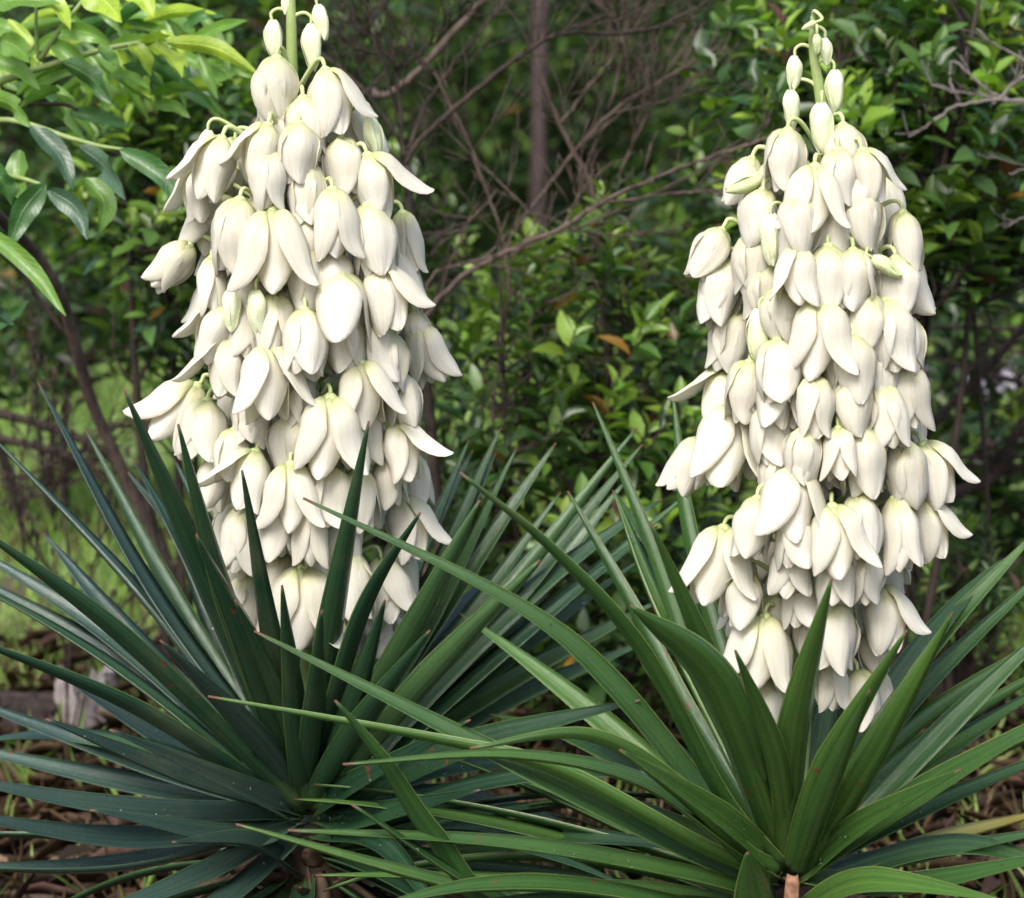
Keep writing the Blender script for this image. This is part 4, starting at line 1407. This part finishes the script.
L_fl = [
    ('bell', 277, 58, 55, -4), ('flareR', 325, 70, 54, 10), ('bell', 303, 98, 54, 5, .15), ('flareL', 268, 125, 50, -14),
    ('bell', 299, 124, 52, -2), ('flareL', 222, 138, 52, -18), ('bell', 268, 152, 50, 2), ('bell', 306, 165, 54, 3, .2),
    ('bell', 340, 138, 50, 10, .2), ('flareL', 203, 166, 46, -8), ('flareR', 367, 155, 54, 14), ('loose', 332, 190, 62, 2),
    ('bell', 240, 200, 62, -8), ('open', 272, 210, 66, 4), ('loose', 368, 205, 60, 8), ('long', 402, 213, 55, 10),
    ('bell', 190, 245, 46, -42), ('long', 212, 258, 52, 0), ('flareF', 340, 274, 64, 2), ('flareR', 376, 266, 56, 18),
    ('loose', 330, 246, 52, 4, .2), ('bell', 312, 250, 55, -3, .2), ('flareL', 224, 305, 48, -24), ('bell', 412, 310, 40, 8),
    ('flareL', 227, 338, 50, -4), ('open', 267, 347, 58, 2), ('loose', 305, 310, 56, 0), ('bell', 342, 315, 50, 6, .1),
    ('bell', 388, 333, 54, 2), ('loose', 416, 325, 54, 20), ('open', 360, 362, 52, 6), ('loose', 396, 372, 50, 12),
    ('open', 198, 386, 56, -38), ('loose', 208, 400, 54, -10), ('bell', 234, 430, 44, -8), ('open', 330, 397, 62, -4),
    ('flareR', 394, 424, 50, 16), ('loose', 384, 458, 44, 10), ('flareL', 256, 451, 52, -14), ('open', 291, 464, 54, 4),
    ('loose', 275, 500, 50, 0), ('long', 311, 500, 60, 2), ('bell', 332, 467, 52, 0, .1), ('loose', 357, 470, 52, 4),
    ('flareR', 401, 498, 54, 14), ('loose', 246, 506, 58, -6), ('open', 303, 568, 70, -2), ('loose', 246, 575, 52, -10),
    ('loose', 350, 552, 58, 4), ('loose', 381, 558, 56, 10), ('bell', 365, 590, 44, 6, .2), ('bell', 236, 545, 50, -8, .2),
    ('loose', 275, 295, 55, 0, .2), ('bell', 252, 385, 52, 0, .25), ('bell', 290, 415, 52, 0, .25), ('loose', 330, 520, 56, 0, .3),
    ('bell', 250, 265, 52, -4, .25), ('loose', 370, 320, 55, 6, .2), ('loose', 280, 555, 50, 0, .3), ('bell', 325, 612, 40, 0, .2),
    ('bell', 296, 375, 52, 2, .3), ('loose', 275, 600, 44, -4, .1), ('loose', 335, 590, 46, 2), ('loose', 250, 300, 50, -4, .3), ('loose', 395, 540, 48, 8), ('loose', 220, 455, 48, -10), ('loose', 410, 455, 46, 10, .2), ('loose', 362, 405, 52, 6, .25), ('bell', 300, 215, 54, 0, .3),
]
L_bu = [(288, -8, 22, -8), (272, 20, 40, 5), (311, 24, 46, 2), (317, 5, 36, 14), (368, 117, 42, 16, 0), (208, 130, 38, -8, 0), (231, 290, 44, 0, 0), (256, 290, 46, 2, 0)]
make_yucca('darker blue green yucca with the flower spike rising beside the grey stump and lawn', LB, 0.05, L_leaves, L_extra, M_YL, L_stalk, L_env, L_fl, L_bu, 71, (90, 600), lambda t, f: (M_YF if t[0] > 440 and t[1] < 650 else M_YB if (f > 0 and t[0] < 250) else M_YL))  # lit fan and sky-blue upper faces painted through the leaf material

# right plant ------------------------------------------------------
RB = (788, 886)
R_leaves = [
    ([(645, 540), (700, 700), ][::-1] + [(593, 402)], 17, 'B', -1), ([(690, 720), (620, 590), (568, 491)], 15, 'B', -1),
    ([(720, 800), (640, 655), (555, 555), (460, 472)], 17, 'F', -1), ([(730, 835), (612, 690), (512, 605), (303, 498)], 34, 'F', 1),
    ([(720, 868), (560, 790), (430, 722), (254, 631)], 30, 'F', 1), ([(700, 850), (560, 775), (440, 742), (208, 696)], 14, 'F', -1),
    ([(735, 850), (640, 785), (512, 757), (343, 764)], 18, 'F', 1), ([(740, 855), (680, 795), (590, 738), (470, 748)], 32, 'F', -1),
    ([(690, 878), (512, 846), (288, 830)], 18, 'F', 1, (780, 905)), ([(600, 925), (420, 880), (236, 824)], 16, 'F', 1, (780, 930)),
    ([(620, 960), (480, 892), (352, 804)], 20, 'F', 1, (780, 950)), ([(520, 930), (430, 838), (380, 760), (335, 700)], 28, 'F', -1, (740, 960)),
    ([(715, 690), (630, 605)], 60, 'F', -1), ([(712, 680), (650, 522)], 28, 'F', -1),
    ([(798, 730), (832, 578)], 46, 'F', -1), ([(830, 765), (907, 630)], 38, 'F', -1),
    ([(868, 748), (953, 612)], 46, 'F', -1), ([(900, 690), (1040, 528)], 36, 'B', 1),
    ([(910, 710), (1056, 560)], 28, 'B', 1), ([(900, 745), (1060, 628)], 24, 'B', -1),
    ([(905, 762), (1070, 655)], 24, 'B', -1), ([(920, 772), (1070, 672)], 28, 'B', 1),
    ([(920, 795), (1080, 700)], 34, 'F', 1), ([(920, 815), (1080, 742)], 30, 'B', 1),
    ([(747, 852)], 62, 'F', -1, (775, 960), 0.09), ([(880, 868), (1080, 825)], 30, 'B', 1),
    ([(900, 888), (1080, 850)], 30, 'F', 1), ([(640, 850), (500, 856)], 22, 'B', 1),
    ([(690, 560), (673, 396)][0:2], 15, 'B', -1), ([(660, 620), (613, 490)], 18, 'B'),
    ([(700, 700), (650, 590), (636, 560)], 26, 'B'), ([(850, 888), (905, 886), (1000, 900)], 36, 'F', 1, (800, 915)),
    ([(600, 895), (480, 890), (380, 905)], 18, 'F', 1, (770, 930)), ([(650, 920), (540, 905), (420, 915)], 20, 'F', 1, (770, 945)),
    ([(770, 760), (735, 650)], 36, 'F', -1), ([(820, 790), (870, 690)], 36, 'F', 1), ([(860, 830), (960, 770)], 34, 'F', 1), ([(720, 820), (620, 750)], 36, 'F', 1),
    ([(760, 700), (742, 600)], 34, 'B'), ([(815, 720), (850, 610)], 32, 'B'), ([(720, 760), (640, 660)], 34, 'B'),
    ([(850, 720), (905, 600)], 30, 'B', 1), ([(700, 800), (600, 740)], 34, 'B', 1), ([(640, 820), (500, 780)], 32, 'B', 1),
    ([(880, 800), (1000, 720)], 34, 'B', 1), ([(960, 850), (1090, 880)], 30, 'B', 1), ([(720, 730), (690, 580)], 26, 'B'),
]
R_extra = [(15, 165, 10, 55, 12, 0.32, 0.42, -0.01), (0, 360, -30, 0, 16, 0.28, 0.4, -0.05), (120, 230, -5, 25, 12, 0.3, 0.42, -0.03)]
R_stalk = [(790, 845, 0.01), (797, 760, 0.01), (806, 640, 0), (822, 500, 0.005), (830, 350, 0.005), (829, 200, 0), (822, 110, 0), (813, 50, 0), (813, 16, 0)]
R_env = [(0, 15), (60, 25), (110, 40), (150, 75), (220, 98), (300, 108), (400, 122), (500, 130), (560, 118), (620, 88), (700, 66)]
R_fl = [
    ('bell', 788, 130, 52, -4), ('bell', 843, 125, 50, 4, .3), ('flareR', 862, 150, 46, 14), ('bell', 838, 150, 50, 3, .1),
    ('open', 815, 166, 54, 0), ('loose', 752, 158, 42, -20), ('bell', 763, 190, 48, -10), ('bell', 800, 196, 54, -2),
    ('bell', 862, 192, 50, 4), ('long', 902, 212, 56, 8), ('bell', 722, 230, 46, -28), ('bell', 724, 260, 56, -10),
    ('bell', 753, 236, 52, -2), ('loose', 798, 247, 52, -3), ('bell', 853, 250, 50, 2), ('loose', 828, 246, 56, 4, .15),
    ('bell', 895, 258, 50, 6), ('bell', 779, 288, 46, 2), ('bell', 736, 312, 54, -14), ('open', 820, 301, 60, 0),
    ('loose', 866, 294, 56, 4), ('bell', 886, 300, 62, 6), ('bell', 903, 316, 50, 8), ('bell', 777, 341, 54, 0),
    ('loose', 853, 334, 56, 2), ('loose', 905, 363, 58, 6), ('bell', 750, 362, 52, -6), ('flareL', 726, 372, 46, -18),
    ('loose', 776, 374, 48, -3, .15), ('bell', 815, 378, 52, 0), ('bell', 853, 375, 54, 2), ('loose', 883, 386, 54, 8),
    ('open', 730, 408, 66, -10), ('loose', 702, 440, 50, -26), ('bell', 805, 428, 50, -2), ('loose', 838, 428, 46, 2),
    ('loose', 862, 426, 60, 4), ('bell', 903, 441, 56, 4), ('flareR', 922, 444, 54, 22), ('open', 794, 468, 60, -5),
    ('loose', 757, 498, 52, -8), ('open', 832, 506, 56, 6), ('loose', 795, 511, 52, 0), ('bell', 857, 496, 52, 4, .1),
    ('long', 895, 498, 66, 6), ('flareR', 920, 500, 50, 18), ('open', 724, 528, 62, -10), ('open', 765, 616, 62, -6),
    ('loose', 762, 678, 60, 2), ('loose', 838, 602, 58, -4), ('flareR', 880, 587, 54, 10), ('loose', 857, 670, 50, 6),
    ('loose', 790, 544, 46, -2), ('loose', 836, 547, 50, 2), ('bell', 866, 552, 46, 4), ('loose', 746, 572, 48, -4),
    ('bell', 873, 625, 42, 8, .2), ('loose', 832, 662, 44, 0, .3), ('bell', 770, 405, 52, 0, .2), ('bell', 780, 445, 52, -4, .25),
    ('bell', 875, 345, 52, 4, .2), ('bell', 800, 335, 52, 0, .3), ('bell', 765, 265, 50, -6, .3), ('loose', 748, 690, 44, -6, .2), ('loose', 875, 672, 44, 8), ('loose', 800, 575, 48, 0, .2), ('bell', 812, 610, 46, 2, .3), ('bell', 832, 205, 50, 0, .25),
]
R_bu = [(816, 22, 16, -62, 0, 1), (817, 34, 20, 2, 0, 1), (825, 38, 28, 4), (795, 56, 34, -3), (834, 70, 42, 4), (791, 90, 38, 2), (822, 103, 54, 2, 0), (762, 176, 40, -66, 0, 1), (872, 257, 36, 56, 0, 1), (771, 214, 54, 2, 0), (759, 309, 54, -2, 0)]
yr = make_yucca('brighter green yucca with its flower spike beside the thick leaning branches', RB, -0.13, R_leaves, R_extra, M_YR, R_stalk, R_env, R_fl, R_bu, 72, (150, 600))
# cut pinkish leaf base at the foot of the right plant, a yellowed leaf, a pale flowerless stem
mb = MB(); mb.tube([P(786, 1000, -0.165), P(788, 930, -0.175), P(790, 900, -0.18), P(791, 884, -0.18), P(791, 876, -0.178)], [9 * mpp(-.19), 9 * mpp(-.19), 8 * mpp(-.19), 7.5 * mpp(-.19), 6 * mpp(-.19)], 10)
_y0 = P(790, 900, -0.18).y
mb.v = [Vector((v.x + 0.0012 * math.sin(v.z * 900), _y0 + (v.y - _y0) * 0.45, v.z + 0.002 * math.sin(v.x * 700))) for v in mb.v]
put('cut_leaf_base', mb.mesh('cut_leaf_base'), yr, M_CUT)
rr = random.Random(5)
yucca_leaf(yr, (860, 872), [(950, 842), (1060, 808)], -0.05, 18, 'B', M_YELLOW, rr, face=1, name='yellowed_leaf')

# ------------------------------------------------------------------ sapling with drooping leaves, top left
def sapling():
    Y = 0.45
    base = Vector((xat(230, 1.0), 1.0, -0.02))
    root = empty('sapling', base)
    tag(root, 'leaning sapling with long drooping glossy leaves above the lawn', 'sapling')
    def br(pts, r0, r1, mat, name='branch'):
        sp = spline([p if isinstance(p, Vector) else P(*p) for p in pts], 8)
        mb = MB(); mb.tube(sp, [(r0 + (r1 - r0) * k / (len(sp) - 1)) * mpp(0.7) for k in range(len(sp))], 8)
        put(name, mb.mesh(name), root, mat)
    br([base, (165, 580, .95), (122, 470, .9), (91, 400, .86), (69, 322, .8), (56, 285, .75), (29, 246, .7), (-10, 208, .6), (-60, 150, .5)], 7, 5.5, M_TWIG_BROWN, 'stem')
    br([(70, 340, .82), (40, 300, .8), (18, 270, .78), (-20, 235, .75)], 3, 2.2, M_TWIG_DARK)
    br([(-60, 150, .5), (-10, 90, .46), (20, 75, .45), (60, 62, .45), (110, 48, .44), (150, 42, .44), (200, 38, .44)], 4.5, 1.5, M_STALK)
    br([(-60, 150, .5), (0, 120, .45), (70, 138, .42), (100, 146, .40), (128, 150, .38)], 3.2, 1.4, M_STALK)
    br([(40, 60, .45), (60, 30, .43), (90, -8, .42)], 2.6, 1.8, M_STALK)
    br([(38, 58, .45), (36, 20, .44), (38, -15, .43)], 1.8, 1.5, M_STALK)
    br([(-60, 150, .5), (-20, 170, .42), (20, 178, .40), (40, 184, .38)], 3, 1.6, M_STALK)
    br([(-60, 150, .5), (-20, 104, .46), (10, 105, .46), (60, 104, .46), (78, 110, .46)], 2.4, 1.6, M_TWIG_DARK)
    # (base px, tip px, width px, depth, tone, bow px)
    D_ = (0.05, 0.14, 0.035); E_ = (0.13, 0.27, 0.04); Y_ = (0.33, 0.48, 0.05); B_ = (0.06, 0.13, 0.07)
    LV = [
        ((166, 42), (258, 74), 26, .40, Y_, -10), ((78, 146), (126, 200), 30, .34, B_, -6), ((120, 150), (183, 214), 30, .36, D_, -12),
        ((30, 126), (74, 192), 30, .36, B_, -8), ((-20, 95), (32, 128), 28, .40, E_, -8), ((45, 184), (10, 248), 36, .36, D_, 6), ((48, 190), (88, 240), 30, .34, B_, -10),
        ((-20, 226), (66, 316), 26, .34, E_, -8), ((84, 178), (98, 234), 34, .40, E_, -14), ((80, -10), (122, 22), 44, .40, Y_, -6), ((120, -14), (154, 18), 34, .40, Y_, -6),
        ((50, 40), (90, 94), 28, .44, E_, -8), ((62, 62), (112, 104), 32, .42, D_, -6), ((0, 40), (30, 62), 36, .42, E_, -4), ((-15, 55), (40, 90), 26, .44, E_, -6),
        ((150, 45), (182, 78), 28, .43, Y_, -6), ((130, 44), (150, 76), 26, .44, Y_, -4), ((60, 30), (112, 44), 26, .42, E_, -4), ((-10, 5), (60, 4), 44, .42, E_, -6), ((100, 46), (120, 66), 22, .44, E_, 2),
        ((-15, 160), (12, 205), 34, .40, D_, -4), ((20, 150), (26, 205), 34, .42, E_, 4), ((-20, 285), (14, 325), 26, .36, B_, 6), ((140, 46), (170, 36), 16, .44, Y_, -3),
        ((145, 76), (150, 98), 16, .46, Y_, 2), ((110, 75), (150, 90), 20, .46, E_, -4), ((150, 95), (195, 90), 18, .48, E_, -4), ((155, 105), (190, 118), 18, .48, E_, -5),
        ((60, 90), (20, 108), 22, .47, E_, 4), ((70, 112), (130, 128), 22, .48, D_, -3), ((-10, 330), (30, 300), 20, .45, D_, 3), ((10, 0), (-30, 40), 30, .42, E_, 4), ((40, -10), (70, 30), 26, .43, Y_, -4),
    ]
    rr = random.Random(8)
    for i in range(70):
        bx = rr.uniform(-30, 205); by = rr.uniform(-25, 60) + (40 if bx < 60 else 0) + max(0, bx - 60) * 0.22
        an = rad(rr.uniform(-40, 75)); Ln = rr.uniform(42, 78)
        Yd = rr.uniform(0.46, 0.68)
        LV.append(((bx, by), (bx + Ln * math.cos(an), by + Ln * math.sin(an)), rr.uniform(14, 21), Yd, rr.choice([Y_, E_, E_, D_]), rr.uniform(-8, 2)))
    for (b, t, w, Yd, col, bow) in LV:
        p0 = P(b[0], b[1], Yd); p1 = P(t[0], t[1], Yd - 0.025 + rr.uniform(-.02, .02))
        mx, my = (b[0] + t[0]) / 2, (b[1] + t[1]) / 2
        L = math.hypot(t[0] - b[0], t[1] - b[1])
        nx, ny = -(t[1] - b[1]) / L, (t[0] - b[0]) / L
        pm = P(mx + nx * bow, my + ny * bow, Yd - 0.012)
        cl = spline([p0, pm, p1], 6)
        n = len(cl)
        v, f = [], []
        wd = w * mpp(Yd)
        roll = rr.uniform(-0.7, 0.7)
        for i, p in enumerate(cl):
            s = i / (n - 1)
            tg = (cl[min(i + 1, n - 1)] - cl[max(i - 1, 0)]).normalized()
            view = (p - CAM).normalized()
            a = tg.cross(view).normalized(); c = a.cross(tg).normalized()
            wv = a * math.cos(roll) + c * math.sin(roll)
            nn = tg.cross(wv).normalized()
            if nn.z < 0: nn = -nn
            h = 0.47 * wd * 2.2 * (s + 0.004) ** 0.62 * max(0.0, 1 - s) ** 0.95 + 0.0005
            for u in (-1, -0.5, 0, 0.5, 1):
                wav = 0.05 * wd * math.sin(s * 14 + u * 2 + roll * 5) * abs(u)
                v.append(p + wv * (h * u * 0.93) + nn * (h * 0.42 * abs(u) + wav))
        for i in range(n - 1):
            for j in range(4):
                q = i * 5 + j
                f.append((q, q + 1, q + 6, q + 5))
        me = bpy.data.meshes.new('leaf'); me.from_pydata([tuple(q) for q in v], [], f)
        me.polygons.foreach_set('use_smooth', [True] * len(f))
        ul = me.uv_layers.new(name='UVMap')
        li = np.zeros(len(me.loops), np.int32); me.loops.foreach_get('vertex_index', li)
        ul.data.foreach_set('uv', np.stack([(li % 5) / 4.0, (li // 5) / (n - 1.0)], 1).astype(np.float32).ravel())
        at = me.color_attributes.new('Col', 'FLOAT_COLOR', 'POINT')
        g = rr.uniform(0.85, 1.15)
        cc = np.ones((len(v), 4), np.float32); cc[:, :3] = np.array(col) * g
        at.data.foreach_set('color', cc.ravel())
        me.update()
        put('leaf', me, root, M_FOLBIG)


sapling()

# low ferny plant under the leaning branches
shrub_px('low_weed', 'low feathery green weed under the thick leaning branches', 900, 1030, 520, 640, 1.25, 0.16, 60, 81, leaf=0.03, ratio=0.28, newness=0.1, whorl=(10, 16), shape='lance', cat='weed', dark=0.9, stems=8, singles=60)
